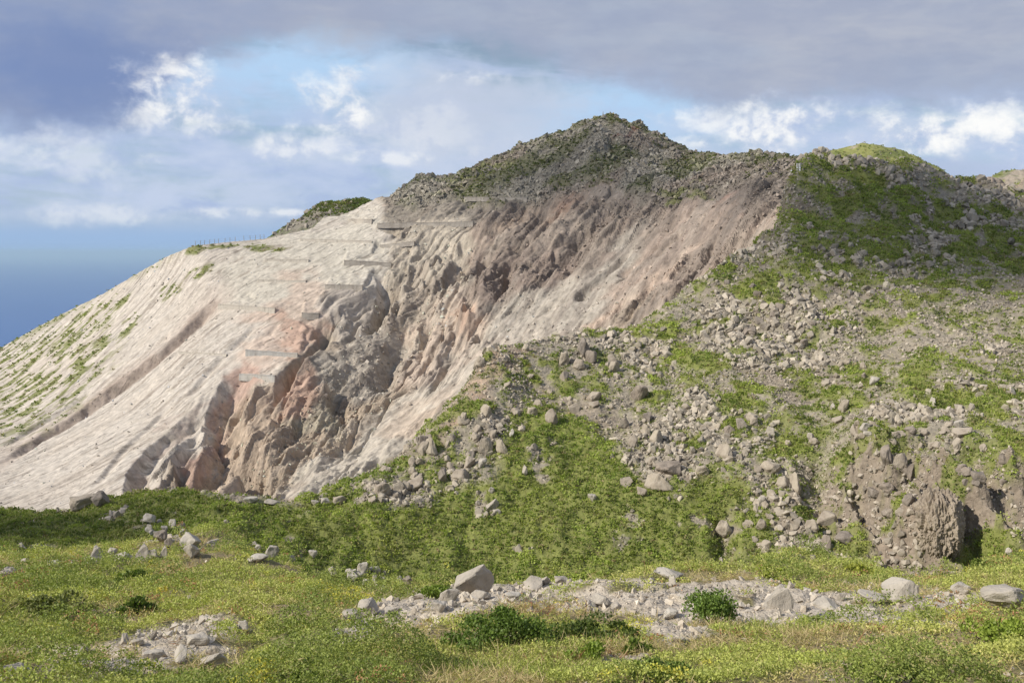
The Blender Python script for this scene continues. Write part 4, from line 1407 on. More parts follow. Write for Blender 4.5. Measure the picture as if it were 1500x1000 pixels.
colr = colr.clip(0.05, 0.55).astype(np.float32)
bat_b = [(pos[size < .14], size[size < .14], colr[size < .14], HULLS_S), (pos[size >= .14], size[size >= .14], colr[size >= .14], HULLS_M)]
stones('scree_stones', M_scree, bat_b)
# ---- rubble on the volcano
n = 64000
pos, nrm, i, j_, g = scatter(C, rock_c * sstep(165, 185, C.r), n, 2)
size = np.minimum(0.22 * (1 - g.random(n)) ** (-1 / 2.3), 1.0) * np.where(peak[i, j_] > .5, 1.0, np.where(white_s[i, j_] > .5, 0.45, 0.6))
pos = pos + nrm * (size * 0.1)[:, None]
colr = (C.col[i, j_][:, :3] * g.uniform(0.65, 1.5, (n, 1)) + np.array([0.012, 0.011, 0.01])).clip(0.04, 0.5).astype(np.float32)
isg = (colr[:, 1] > colr[:, 0])
colr[isg] = np.array([0.23, 0.205, 0.17]) * g.uniform(0.7, 1.3, (isg.sum(), 1))
bat_c = [(pos, size, colr, HULLS_S)]
for s_, msk, n, sd_ in ((D1, (D1.u > 360) * (D1.u < 600), 2200, 19), (D2, (D2.u > 1150), 1300, 20)):
    pos, nrm, i, j_, g = scatter(s_, msk * 1.0, n, sd_)
    size = np.minimum(0.30 * (1 - g.random(n)) ** (-1 / 2.2), 1.4)
    bat_c.append((pos, size, tint(n, g, (0.30, 0.265, 0.215), (0.22, 0.195, 0.16)), HULLS_S))
stones('mountain_rubble', M_scree, bat_c)
# ---- gravel of the near strip
n = 30000
pos, nrm, i, j_, g = scatter(A, (A.grav ** 2 + 0.02 + 0.10 * A.dry) * sstep(5, 7, A.r) * (12 / A.r) ** 1.3, n, 3)
size = np.minimum(0.0095 * (1 - g.random(n)) ** (-1 / 1.7), 0.10) * (A.r[i, j_] / 14) ** 0.5
pos = pos + nrm * (size * 0.2)[:, None]
colr = tint(n, g, (0.52, 0.465, 0.385), (0.40, 0.345, 0.27))
stones('gravel', M_scree, [(pos, size, colr, HULLS_S)])


# ================================================================== low plants
def leaf_quads(pos, L, W, upb, g, flat=0.0):
    n_ = len(pos)
    d = g.normal(size=(n_, 3))
    d[:, 2] = np.abs(d[:, 2]) * (1 - flat) + upb
    d /= np.linalg.norm(d, axis=1)[:, None]
    s_ = np.cross(d, g.normal(size=(n_, 3)))
    s_ /= np.linalg.norm(s_, axis=1)[:, None] + 1e-9
    nn_ = np.cross(d, s_)
    L = L[:, None]
    W = W[:, None]
    v = np.stack([pos, pos + d * L * 0.45 + s_ * W, pos + d * L + nn_ * L * 0.12, pos + d * L * 0.45 - s_ * W], 1)
    return v.reshape(-1, 3)


def plant_mass(name, mat, parts):
    V = np.concatenate([p_[0] for p_ in parts])
    Cc = np.concatenate([p_[1] for p_ in parts])
    nq = len(V) // 4
    return tag(add(name, build_mesh(name, V, np.arange(nq * 4, dtype=np.int32), np.full(nq, 4), Cc), mat), kind='stuff')


def clumps(pos, nrm, rad, k, L, W, cols, g, upb=0.5, hgt=0.8):
    """k leaves in a low dome round each point"""
    n_ = len(pos)
    o3 = g.normal(size=(n_, k, 3))
    o3 /= np.linalg.norm(o3, axis=2)[..., None]
    o3[..., 2] = np.abs(o3[..., 2]) * hgt
    rr_ = rad[:, None, None] * (0.35 + 0.65 * g.random((n_, k, 1)) ** 0.5)
    p_ = (pos[:, None, :] + o3 * rr_).reshape(-1, 3)
    LL = np.repeat(L, k) * g.uniform(0.7, 1.3, n_ * k)
    WW = np.repeat(W, k) * g.uniform(0.7, 1.3, n_ * k)
    v = leaf_quads(p_, LL, WW, upb, g)
    cc = np.repeat(cols, k, 0) * g.uniform(0.72, 1.28, (n_ * k, 1))
    return v, np.repeat(cc, 4, 0).astype(np.float32)


def greens(x, y, g, dry=0.0, sc=0.2):
    n_ = len(x)
    q = sstep(-0.5, 0.5, fbm(x * sc, y * sc, 3, 501) + 0.35 * g.normal(size=n_))[:, None]
    c_ = np.array([0.160, 0.205, 0.046]) * (1 - q) + np.array([0.275, 0.320, 0.072]) * q
    yel = (sstep(0.25, 0.7, fbm(x * sc * 1.7, y * sc * 1.7, 3, 521)) * 0.6)[:, None]
    c_ = c_ * (1 - yel) + np.array([0.31, 0.315, 0.095]) * yel
    dk = (sstep(0.15, 0.6, fbm(x * sc * 2.6 + 9, y * sc * 2.6, 3, 531)) * 0.55)[:, None]
    c_ = c_ * (1 - dk) + np.array([0.095, 0.125, 0.034]) * dk
    br = ((g.random(n_) < 0.05 + dry) * g.uniform(0.4, 1, n_))[:, None]
    c_ = c_ * (1 - br) + np.array([0.28, 0.21, 0.125]) * br
    return c_.astype(np.float32)


parts = []
n = 46000
pos, nrm, i, j_, g = scatter(B, B.green ** 1.5 * sstep(54, 58, B.r) * (60 / B.r) ** 1.3, n, 11)
k_ = (B.r[i, j_] / 62) ** 0.6
rad = (0.09 + 0.32 * g.random(n) ** 2.2) * k_
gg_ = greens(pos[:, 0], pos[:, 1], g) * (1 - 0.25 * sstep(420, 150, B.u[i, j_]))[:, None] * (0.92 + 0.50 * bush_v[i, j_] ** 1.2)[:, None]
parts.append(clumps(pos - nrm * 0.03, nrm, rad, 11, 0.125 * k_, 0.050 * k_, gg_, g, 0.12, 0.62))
n = 16000
pos, nrm, i, j_, g = scatter(B, fine_g * (1 - B.green) * sstep(54, 58, B.r) * (60 / B.r) ** 1.3, n, 21)
k_ = (B.r[i, j_] / 62) ** 0.6
parts.append(clumps(pos - nrm * 0.03, nrm, (0.06 + 0.20 * g.random(n) ** 2) * k_, 8, 0.11 * k_, 0.042 * k_, greens(pos[:, 0], pos[:, 1], g, 0.12), g, 0.12, 0.6))
# wiry grass and dead stems among it
n = 60000
pos, nrm, i, j_, g = scatter(B, B.green * sstep(54, 58, B.r) * (60 / B.r) ** 1.3, n, 16)
k_ = (B.r[i, j_] / 62) ** 0.6
q = g.random((n, 1))
cc = np.array([0.30, 0.31, 0.10]) * (1 - q) + np.array([0.42, 0.35, 0.19]) * q
v = leaf_quads(pos, g.uniform(0.15, 0.42, n) * k_, g.uniform(0.010, 0.022, n) * k_, 0.5, g)
parts.append((v, np.repeat(cc, 4, 0).astype(np.float32)))
plant_mass('ground_cover', M_leaf, parts)
n = 2800
pos, nrm, i, j_, g = scatter(C, C.tuft, n, 12)
parts = [clumps(pos, nrm, g.uniform(0.2, 0.55, n), 9, np.full(n, 0.34), np.full(n, 0.14), greens(pos[:, 0], pos[:, 1], g, 0.2, 0.05), g, 0.15, 0.5)]
n = 3000
pos, nrm, i, j_, g = scatter(C, peak * np.maximum(pgm * 0.7, 0.25 * topline) * (C.r > 200), n, 13)
parts.append(clumps(pos, nrm, g.uniform(0.25, 0.5, n), 9, np.full(n, 0.34), np.full(n, 0.14), greens(pos[:, 0], pos[:, 1], g, 0.15, 0.05) * 0.55, g, 0.5, 0.6))
n = 1500
pos, nrm, i, j_, g = scatter(D1, sstep(420, 470, D1.u) * sstep(580, 560, D1.u) * sstep(330, 305, D1.v), n, 17)
parts.append(clumps(pos, nrm, g.uniform(0.3, 0.7, n), 9, np.full(n, 0.40), np.full(n, 0.17), greens(pos[:, 0], pos[:, 1], g, 0.1, 0.05) * 0.8, g, 0.2, 0.55))
n = 2600
pos, nrm, i, j_, g = scatter(D2, (D2.u > 1150) * (D2.col[..., 1] > D2.col[..., 0]), n, 18)
parts.append(clumps(pos, nrm, g.uniform(0.3, 0.7, n), 9, np.full(n, 0.45), np.full(n, 0.2), greens(pos[:, 0], pos[:, 1], g, 0.15, 0.05), g, 0.2, 0.5))
plant_mass('mountain_scrub', M_leaf, parts)

GH = 'boulders on the hillside'
GM = 'boulders on the meadow'
GL = 'rocks on the grassy knoll'
TABLE = [
    # hillside
    (966, 708, 42, 24, 't', 'broad tan boulder with a flat lit face, the largest one in the green slope', GH),
    (981, 690, 38, 22, 'd', 'dark jagged rock leaning on the back of the largest tan boulder', GH),
    (957, 676, 14, 13, 't', 'small tan block perched just above the largest hillside boulder', GH),
    (941, 720, 14, 13, 't', 'small grey block touching the lower left of the largest hillside boulder', GH),
    (918, 705, 18, 12, 't', 'pale flat stone in the bare patch left of the largest hillside boulder', GH),
    (1062, 662, 26, 19, 't', 'rounded tan boulder alone at the upper right of the largest boulder', GH),
    (961, 642, 18, 20, 't', 'upright tan block with a dark right side above the green slope', GH),
    (928, 647, 14, 17, 't', 'narrow upright tan block left of a wider one above the green slope', GH),
    (913, 620, 17, 13, 't', 'rounded tan stone at the top edge of the green slope', GH),
    (948, 611, 13, 13, 'd', 'dark shaded block above the pair of upright tan blocks', GH),
    (870, 582, 22, 13, 't', 'smooth oval tan boulder lying among rubble below the standing rocks', GH),
    (827, 527, 14, 20, 't', 'standing tan slab at the left end of the standing rocks on the spur', GH),
    (856, 512, 18, 28, 'd', 'tall dark standing rock, highest of those on the spur', GH),
    (866, 524, 16, 18, 'd', 'dark leaning rock against the tall standing rock on the spur', GH),
    (848, 535, 20, 16, 't', 'squat tan rock at the foot of the tall standing rock', GH),
    (937, 577, 24, 22, 'd', 'dark cracked outcrop block beside the bare track on the spur', GH),
    (808, 611, 18, 20, 't', 'tan block standing at the upper edge of the big green slope', GH),
    (711, 653, 21, 23, 't', 'big square tan block, left one of a pair at the green edge', GH),
    (735, 655, 18, 20, 't', 'square tan block, right one of a pair at the green edge', GH),
    (747, 634, 11, 10, 'p', 'small pale stone just above the pair of square blocks', GH),
    (722, 741, 20, 17, 'p', 'white angular boulder alone in the middle of the green slope', GH),
    (728, 750, 12, 7, 'p', 'small white stone right under the lone white boulder', GH),
    (868, 730, 12, 11, 'p', 'small pale stone alone on the green slope below the bare patch', GH),
    (769, 690, 8, 14, 'p', 'narrow pale slab stuck upright in the green slope', GH),
    (720, 718, 9, 8, 'p', 'tiny pale stone above the lone white boulder', GH),
    (707, 679, 13, 12, 'p', 'pale stone below the pair of square blocks', GH),
    (1095, 611, 9, 9, 'd', 'small round dark stone alone in a green patch', GH),
    (1126, 632, 18, 14, 'p', 'pale grey boulder sitting alone in a green patch', GH),
    (1134, 622, 14, 7, 'p', 'flat pale stone behind the pale grey boulder in the green patch', GH),
    (1030, 690, 20, 14, 't', 'low tan rock half sunk at the top of the green slope', GH),
    (1111, 687, 11, 11, 't', 'small rounded tan stone beside a long tilted slab', GH),
    (1129, 686, 28, 17, 't', 'long tilted tan slab right of a small rounded stone', GH),
    (1165, 710, 15, 28, 't', 'tall pale slab on end with a black shadow on its right', GH),
    (1148, 708, 20, 16, 't', 'tan block at the left foot of the tall slab on end', GH),
    (1188, 642, 10, 12, 'p', 'small pale upright stone at the left rim of the stony shelf', GH),
    (1067, 630, 20, 12, 'd', 'dark hollow-sided rock left of the green patch with a pale boulder', GH),
    (631, 656, 18, 24, 't', 'pale upright slab leaning left on the scree edge', GH),
    (621, 648, 14, 18, 'd', 'darker slab behind the pale upright slab on the scree edge', GH),
    (560, 718, 24, 18, 't', 'largest rounded block at the lower left end of the scree', GH),
    (607, 711, 22, 19, 't', 'broad tan block in the middle of the lowest scree row', GH),
    (583, 714, 16, 15, 't', 'tan block between the largest rounded block and the broad one', GH),
    (578, 726, 16, 12, 't', 'low block in front of the gap in the lowest scree row', GH),
    (674, 697, 28, 15, 't', 'wide flat tan slab at the right end of the lowest scree row', GH),
    (646, 695, 16, 19, 'd', 'dark sided block left of the wide flat slab', GH),
    (690, 667, 18, 10, 't', 'thin flat slab lying tilted above the wide flat slab', GH),
    (710, 603, 20, 17, 't', 'pale tilted slab high on the scree edge', GH),
    (678, 614, 11, 17, 't', 'narrow block on end left of the pale tilted slab', GH),
    (497, 733, 20, 11, 't', 'grey block at the foot of the scree beside the saddle', GH),
    (476, 735, 13, 9, 'p', 'pale block left of a grey one at the foot of the scree', GH),
    (461, 737, 11, 7, 'p', 'small pale stone farthest left at the foot of the scree', GH),
    (565, 688, 19, 10, 't', 'low tan stone in grass above the lowest scree row', GH),
    (604, 690, 12, 12, 't', 'small tan block in grass above the broad scree block', GH),
    (1282, 559, 13, 10, 'p', 'pale grey faceted stone alone on the bare stony slope', GH),
    (1267, 552, 9, 10, 'd', 'dark stone left of the pale grey faceted one', GH),
    (1365, 588, 12, 10, 'p', 'white rounded stone in the grass at the edge of the bare slope', GH),
    (1237, 596, 15, 17, 't', 'pointed tan rock next to a small white stone on the shelf', GH),
    (1222, 596, 9, 9, 'p', 'small white stone left of the pointed tan rock', GH),
    (1411, 634, 24, 13, 't', 'wide tan boulder at the right end of the stony shelf', GH),
    (1405, 623, 12, 11, 'p', 'pale block behind the wide tan boulder on the shelf', GH),
    (1335, 631, 16, 10, 'd', 'dark recessed block in the middle of the stony shelf', GH),
    (1268, 627, 14, 12, 'p', 'pale flat block above the cleft of the reddish cliff', GH),
    (1273, 637, 14, 8, 'p', 'white slab under the pale flat block above the cliff', GH),
    (1320, 677, 20, 22, 't', 'pale rock pillar head at the top of the reddish cliff', GH),
    (1330, 691, 16, 18, 'd', 'reddish block below the pale pillar head on the cliff', GH),
    (1300, 672, 14, 28, 'd', 'dark upright rib left of the pale pillar head', GH),
    (1213, 763, 26, 19, 't', 'square tan block on top of the overhanging rock stack', GH),
    (1242, 790, 30, 16, 'd', 'dark overhanging slab at the lower right of the rock stack', GH),
    (1212, 796, 12, 20, 'd', 'narrow dark block under the overhanging rock stack', GH),
    (1190, 770, 18, 14, 't', 'tan block at the left side of the overhanging rock stack', GH),
    (1062, 777, 24, 25, 't', 'angular tan rock with a dark cleft on its left in the grass', GH),
    (1116, 735, 12, 12, 'p', 'pale rounded stone at the top of the rubble patch', GH),
    (1479, 810, 10, 10, 'p', 'pale round stone alone in grass right of the cliff foot', GH),
    (1058, 823, 9, 12, 'p', 'small pale stone at the lower edge of the green slope', GH),
    (1383, 772, 64, 82, 'd', 'huge blocky brown crag at the foot of the reddish cliff', GH, 'crag'),
    # meadow
    (695, 851, 52, 36, 'p', 'largest pale boulder with a peaked top at the meadow edge', GM),
    (657, 874, 25, 19, 'p', 'pale round boulder at the lower left of the largest meadow boulder', GM),
    (643, 890, 18, 14, 'p', 'grey stone below the pale round boulder', GM),
    (704, 873, 26, 12, 'p', 'low pale stone right at the foot of the largest meadow boulder', GM),
    (538, 893, 27, 20, 'p', 'grey boulder at the left end of the gravel strip', GM),
    (515, 905, 26, 16, 'p', 'pale sloping slab in front of the leftmost grey boulder of the strip', GM),
    (574, 897, 22, 12, 'p', 'low grey stone right of the leftmost boulder of the strip', GM),
    (614, 883, 20, 9, 'p', 'flat pale stone in grass left of the largest meadow boulder', GM),
    (774, 858, 38, 15, 'p', 'long low pale rock right of the largest meadow boulder', GM),
    (798, 851, 14, 11, 'p', 'small pale knob on the end of the long low rock', GM),
    (823, 851, 20, 9, 'p', 'flat pale stone on the skyline of the gravel strip', GM),
    (752, 875, 21, 10, 'p', 'low grey stone in grass below the long low rock', GM),
    (880, 881, 25, 15, 'p', 'rounded grey stone in the middle of the gravel strip', GM),
    (903, 890, 14, 10, 'p', 'white stone right of the rounded grey one in the gravel', GM),
    (983, 901, 18, 13, 'p', 'white stone touching the left side of the round green bush', GM),
    (978, 843, 38, 10, 'p', 'thin pale slab tilted on the skyline of the gravel strip', GM),
    (988, 853, 16, 13, 'p', 'pale block under the right end of the thin tilted slab', GM),
    (1141, 878, 36, 28, 'p', 'pointed pale rock shaped like a small peak right of the bush', GM, 'spike'),
    (1212, 886, 30, 12, 'p', 'low white rock right of the pointed pale rock', GM),
    (1232, 875, 14, 9, 'p', 'small white stone behind the low white rock', GM),
    (1279, 878, 34, 10, 'p', 'long flat pale rock left of the big wedge shaped boulder', GM),
    (1322, 867, 45, 26, 'p', 'big pale wedge shaped boulder casting shadow on the gravel', GM),
    (1410, 863, 24, 12, 'p', 'low brownish stone between the wedge boulder and the grey one', GM),
    (1476, 882, 50, 26, 'p', 'big smooth grey boulder farthest right on the meadow', GM),
    (1404, 883, 9, 8, 'p', 'small white stone in gravel left of the smooth grey boulder', GM),
    (359, 920, 21, 15, 'p', 'white angular stone alone in the dry grass', GM),
    (257, 961, 26, 20, 'p', 'rough grey rock in the bare patch at the lower left', GM),
    (311, 970, 34, 20, 'p', 'rounded pale rock half hidden in grass at the lower left', GM),
    (288, 940, 30, 14, 'p', 'crumbly pale ledge below the white angular stone', GM),
    (222, 962, 26, 12, 'p', 'flat pale slab left of the rough grey rock', GM),
    (110, 957, 30, 12, 'p', 'flat grey ledge in the bare patch near the lower left corner', GM),
    (20, 990, 40, 14, 'p', 'broad grey ledge in the lower left corner', GM),
    (200, 943, 16, 9, 'p', 'small pale stone in grass above the flat slab', GM),
    (598, 854, 18, 14, 'd', 'dark square block at the right end of the rock pile', GM),
    (562, 864, 8, 10, 'p', 'small white upright stone below the rock pile', GM),
    (491, 838, 18, 14, 'p', 'pale block just left of the rock pile', GM),
    (516, 843, 15, 15, 'p', 'grey round block at the left side of the rock pile', GM),
    (531, 835, 16, 18, 'p', 'tall pale block in the heart of the rock pile', GM),
    # knoll and hollow
    (458, 812, 11, 9, 'p', 'small pale stone on the dark green bank left of the rock pile', GL),
    (427, 818, 10, 7, 'p', 'small pale stone on the dark green bank right of a cube shaped rock', GL),
    (398, 809, 18, 15, 'p', 'cube shaped pale rock standing in dark green shrubs', GL),
    (377, 820, 26, 9, 'p', 'long flat slab lying left of the cube shaped rock', GL),
    (378, 804, 9, 10, 'p', 'small upright stone behind the long flat slab', GL),
    (374, 797, 9, 6, 'p', 'tiny pale stone above the long flat slab', GL),
    (286, 806, 30, 20, 'p', 'large pale faceted rock on the crown of the knoll', GL),
    (277, 793, 24, 18, 'p', 'large pale rock right behind the faceted one on the knoll', GL),
    (308, 797, 20, 8, 'p', 'flat pale slab right of the large faceted rock', GL),
    (138, 814, 18, 18, 'p', 'sharp pointed pale rock on the grassy rim', GL, 'spike'),
    (131, 823, 22, 9, 'p', 'low pale block at the foot of the sharp pointed rock', GL),
    (179, 818, 22, 10, 'p', 'flat pale slab between the two pointed rocks', GL),
    (163, 813, 12, 13, 'p', 'small leaning pale stone right of the sharp pointed rock', GL),
    (207, 811, 18, 18, 'p', 'second pointed pale rock, nearer the large faceted one', GL, 'spike'),
    (226, 813, 16, 11, 'p', 'pale block right of the second pointed rock', GL),
    (239, 809, 9, 13, 'p', 'narrow upright stone left of the large faceted rock', GL, 'spike'),
    (247, 796, 12, 12, 'd', 'dark stone left behind the large faceted rock', GL),
    (79, 828, 18, 8, 'p', 'low pale stone on the rim left of the sharp pointed rock', GL),
    (107, 828, 12, 9, 'p', 'small pale stone between a low stone and the sharp pointed rock', GL),
    (35, 824, 11, 8, 'p', 'small white stone near the shaded hollow', GL),
    (40, 844, 13, 5, 'p', 'flat pale stone in the grass near the left edge', GL),
    (10, 843, 19, 13, 'p', 'pale angular rock at the left edge of the meadow', GL),
    (217, 763, 16, 14, 'p', 'pale rounded rock on top of the pile in the hollow', GL),
    (254, 768, 16, 10, 'p', 'flat pale rock at the right end of the pile in the hollow', GL),
    (235, 788, 15, 15, 'd', 'round dark rock at the bottom of the pile in the hollow', GL),
    (123, 737, 42, 18, 't', 'craggy grey rock hump on the saddle below the pale slope', GL),
    (145, 734, 22, 18, 'd', 'dark rock right of the craggy hump on the saddle', GL),
    (366, 733, 18, 7, 'p', 'flat white stone on the saddle under the dark recess', GL),
    (398, 736, 22, 6, 'p', 'long flat pale stone on the saddle right of the white one', GL),
]

# near meadow: leafy mats, herbs, dry grass
parts = []
low = 1 - 0.9 * np.maximum(ell_mask(A.u, A.v, 1040, 945, 220, 62), ell_mask(A.u, A.v, 800, 955, 190, 50))
clear = np.zeros(A.x.shape, np.float32)             # little grows right in front of a stone
for row in TABLE:
    if row[6] != GH:
        clear = np.maximum(clear, ell_mask(A.u, A.v, row[0], row[1] + row[3] * 0.75, row[2] * 0.75, row[3] * 0.9 + 3))
low = low * (1 - 0.85 * clear)
heap = lambda x, y: (0.10 + 0.18 * sstep(10, 7.5, np.hypot(x, y)) + 0.18 * sstep(20, 24, np.hypot(x, y))) * sstep(-0.05, 0.55, fbm(x * 0.6, y * 0.6, 3, 541)) + 0.05 * sstep(0, .5, fbm(x * 2.2, y * 2.2, 2, 543))
nog = np.clip(1 - A.grav * 1.1, 0, 1) * (1 - 0.75 * clear)


def mosaic(x, y):
    """patch of one plant kind: distance from its middle and a value that picks the kind"""
    wx = x + 0.35 * fbm(x * 0.9, y * 0.9, 3, 571)
    wy = y + 0.35 * fbm(x * 0.9 + 7, y * 0.9, 3, 581)
    d1_, v1_ = worley(wx * 0.85, wy * 0.85, 591)
    return d1_, v1_


n = 100000
pos, nrm, i, j_, g = scatter(A, nog * sstep(4.0, 5.2, A.r) * (1 - sstep(46, 52, A.r)) * (10 / A.r) ** 1.5, n, 14)
md, mv = mosaic(pos[:, 0], pos[:, 1])
kind = np.digitize(mv, [0.20, 0.50, 0.74])           # 0 dark shrub mat, 1 green herbs, 2 yellow green, 3 dry
keep = (kind != 3) | (g.random(n) < 0.14)
pos, i, j_, md, kind, nrm = pos[keep], i[keep], j_[keep], md[keep], kind[keep], nrm[keep]
n = len(pos)
k_ = (A.r[i, j_] / 9.0) ** 0.62
top = np.array([0.40, 0.18, 0.10, 0.05])[kind] * np.clip(1 - (md / 0.62) ** 2, 0, 1)
top = top * low[i, j_] * np.where(A.r[i, j_] > 20, 1.4, 1.0)
top = top + heap(pos[:, 0], pos[:, 1]) * 0.4 * low[i, j_]
pos = pos + np.stack([0 * top, 0 * top, top * (0.25 + 0.75 * g.random(n) ** 0.5)], -1)
rad = g.uniform(0.035, 0.10, n) * k_
cA = np.array([[0.120, 0.150, 0.042], [0.255, 0.280, 0.080], [0.300, 0.305, 0.098], [0.36, 0.30, 0.15]])[kind]
gcol_ = 0.62 * cA + 0.38 * greens(pos[:, 0], pos[:, 1], g, 0.05, 0.6)
redm = (fbm(pos[:, 0] * 0.7, pos[:, 1] * 0.7, 3, 561) > 0.45)[:, None] * (g.random((n, 1)) < 0.25)
gcol_ = gcol_ * (1 - redm) + np.array([0.26, 0.15, 0.08]) * redm
yspot = (fbm(pos[:, 0] * 1.3 + 4, pos[:, 1] * 1.3, 2, 565) > 0.80)[:, None]
gcol_ = np.where(yspot, gcol_ * 0.4 + np.array([0.42, 0.38, 0.05]) * 0.6, gcol_)
parts.append(clumps(pos, nrm, rad, 14, 0.023 * k_, 0.0075 * k_, gcol_ * 1.55 * np.array([1.05, 1.0, 1.0]), g, 0.05))
plant_mass('meadow_plants', M_gloss, parts)
n = 460000
pos, nrm, i, j_, g = scatter(A, nog ** 0.6 * (0.35 + 0.65 * A.straw) * sstep(4.0, 5.2, A.r) * (1 - sstep(44, 50, A.r)) * (10 / A.r) ** 1.6, n, 15)
md, mv = mosaic(pos[:, 0], pos[:, 1])
kind = np.digitize(mv, [0.20, 0.50, 0.74])
st = A.straw[i, j_]
keep = g.random(n) < np.array([0.14, 0.38, 0.6, 0.75])[kind] * (0.5 + 0.5 * st)
pos, i, j_, md, kind, st = pos[keep], i[keep], j_[keep], md[keep], kind[keep], st[keep]
n = len(pos)
k_ = (A.r[i, j_] / 9.0) ** 0.62
hp = (0.03 + np.array([0.24, 0.10, 0.06, 0.05])[kind] * np.clip(1 - (md / 0.62) ** 2, 0, 1)) * low[i, j_]
pos = pos + np.stack([0 * hp, 0 * hp, hp * g.uniform(0.0, 1.1, n)], -1)
q = g.random((n, 1))
dryc = np.array([0.58, 0.48, 0.27]) * (1 - q) + np.array([0.40, 0.30, 0.165]) * q
redd = (fbm(pos[:, 0] * 0.8, pos[:, 1] * 0.8, 3, 561) > 0.42)[:, None] * (g.random((n, 1)) < 0.5)
dryc = dryc * (1 - redd) + np.array([0.28, 0.13, 0.07]) * redd
grn = np.array([0.20, 0.25, 0.06]) * (1 - q) + np.array([0.32, 0.33, 0.09]) * q
isd = g.random((n, 1)) < np.array([0.25, 0.35, 0.5, 0.85])[kind][:, None]
cc = np.where(isd, dryc, grn)
v = leaf_quads(pos, g.uniform(0.05, 0.20, n) * k_, g.uniform(0.0020, 0.0040, n) * k_, 0.0, g, 0.45)
parts = [(v, np.repeat(cc, 4, 0).astype(np.float32))]
plant_mass('dry_grass', M_leaf, parts)


# ================================================================== boulders, each a thing of its own
def boulder_mesh(name, seed, npts, mat, flat):
    bm = hull(npts, seed, flat)
    bmesh.ops.bevel(bm, geom=bm.edges[:], offset=0.055, segments=1, affect='EDGES', profile=0.6)
    bmesh.ops.triangulate(bm, faces=bm.faces[:])
    bmesh.ops.subdivide_edges(bm, edges=bm.edges[:], cuts=2, use_grid_fill=True)
    bmesh.ops.triangulate(bm, faces=bm.faces[:])
    co = np.array([q.co[:] for q in bm.verts], np.float32)
    d = 0.055 * fbm(co[:, 0] * 2.1 + seed, co[:, 1] * 2.1 + co[:, 2] * 1.7, 4, seed)
    d2_ = 0.05 * fbm(co[:, 1] * 3.1 + seed, co[:, 2] * 3.1 - co[:, 0] * 1.7, 3, seed + 9)
    ln = np.linalg.norm(co, axis=1)[:, None]
    co = co + co / ln * (d + d2_)[:, None]
    lo, hi = co.min(0), co.max(0)
    co = (co - (lo + hi) / 2) / (hi - lo)           # unit box
    for q, p_ in zip(bm.verts, co):
        q.co = p_
    me = bpy.data.meshes.new(name)
    bm.to_mesh(me)
    bm.free()
    me.materials.append(mat)
    return me


BM = {}
for key, mat in (('p', M_pale), ('t', M_tan), ('d', M_dark)):
    BM[key] = [boulder_mesh('boulder', 700 + 31 * k + ord(key), 11 + k % 5 * 2, mat, (1, 0.85, 0.8)) for k in range(9)]
PYR = bm_ = None


def spike_mesh(mat):
    """pointed stone"""
    g = np.random.default_rng(3)
    bm = bmesh.new()
    for q in ((-.5, -.3, -.5), (.45, -.4, -.5), (.5, .3, -.5), (-.4, .4, -.5), (-.46, -.28, -.1), (.46, -.3, -.05), (.40, .3, .0), (-.36, .34, -.12),
              (-.16, -.2, .30), (.26, -.22, .42), (.30, .16, .34), (-.02, .2, .36), (.06, -.12, .5), (.2, .04, .49)):
        bm.verts.new([c_ + g.uniform(-.04, .04) for c_ in q])
    bmesh.ops.convex_hull(bm, input=bm.verts)
    bmesh.ops.triangulate(bm, faces=bm.faces[:])
    bmesh.ops.subdivide_edges(bm, edges=bm.edges[:], cuts=3, use_grid_fill=True)
    for q in bm.verts:
        k = 0.06 * float(fbm(np.array([q.co.x * 3]), np.array([q.co.y * 3 + q.co.z * 2]), 3, 5)[0])
        q.co = q.co * (1 + 2 * k)
    me = bpy.data.meshes.new('boulder')
    bm.to_mesh(me)
    bm.free()
    me.materials.append(mat)
    return me


SPIKE = {'p': spike_mesh(M_pale), 't': spike_mesh(M_tan)}
bc = [0]


def boulder(u, v, wpx, hpx, kind, label, group, sink=0.18, shape=None, sheets=None):
    bc[0] += 1
    base, s_ = ground(u, v + hpx * 0.42, sheets)
    dist = float(np.hypot(base[0], base[1]))
    wm = wpx * dist / F
    hm = hpx * dist / F
    me = CRAG if shape == 'crag' else SPIKE[kind] if shape == 'spike' else BM[kind][(bc[0] * 5) % 9]
    o_ = bpy.data.objects.new('boulder', me)
    COL.objects.link(o_)
    dm = 0.5 * (wm + max(hm, wm * .6)) * random.uniform(0.85, 1.1)
    o_.scale = (wm * 1.08, dm, hm * (1.15 + sink))
    o_.location = (base[0], base[1] + dm * 0.25, base[2] + hm * (0.5 - sink * 0.5) - 0.02 * hm)
    az = math.atan2(base[0], base[1])
    o_.rotation_euler = (random.uniform(-.14, .14), random.uniform(-.14, .14), -az + random.choice([0, math.pi]) + random.uniform(-.3, .3))
    tag(o_, label, 'boulder', group)
    return o_


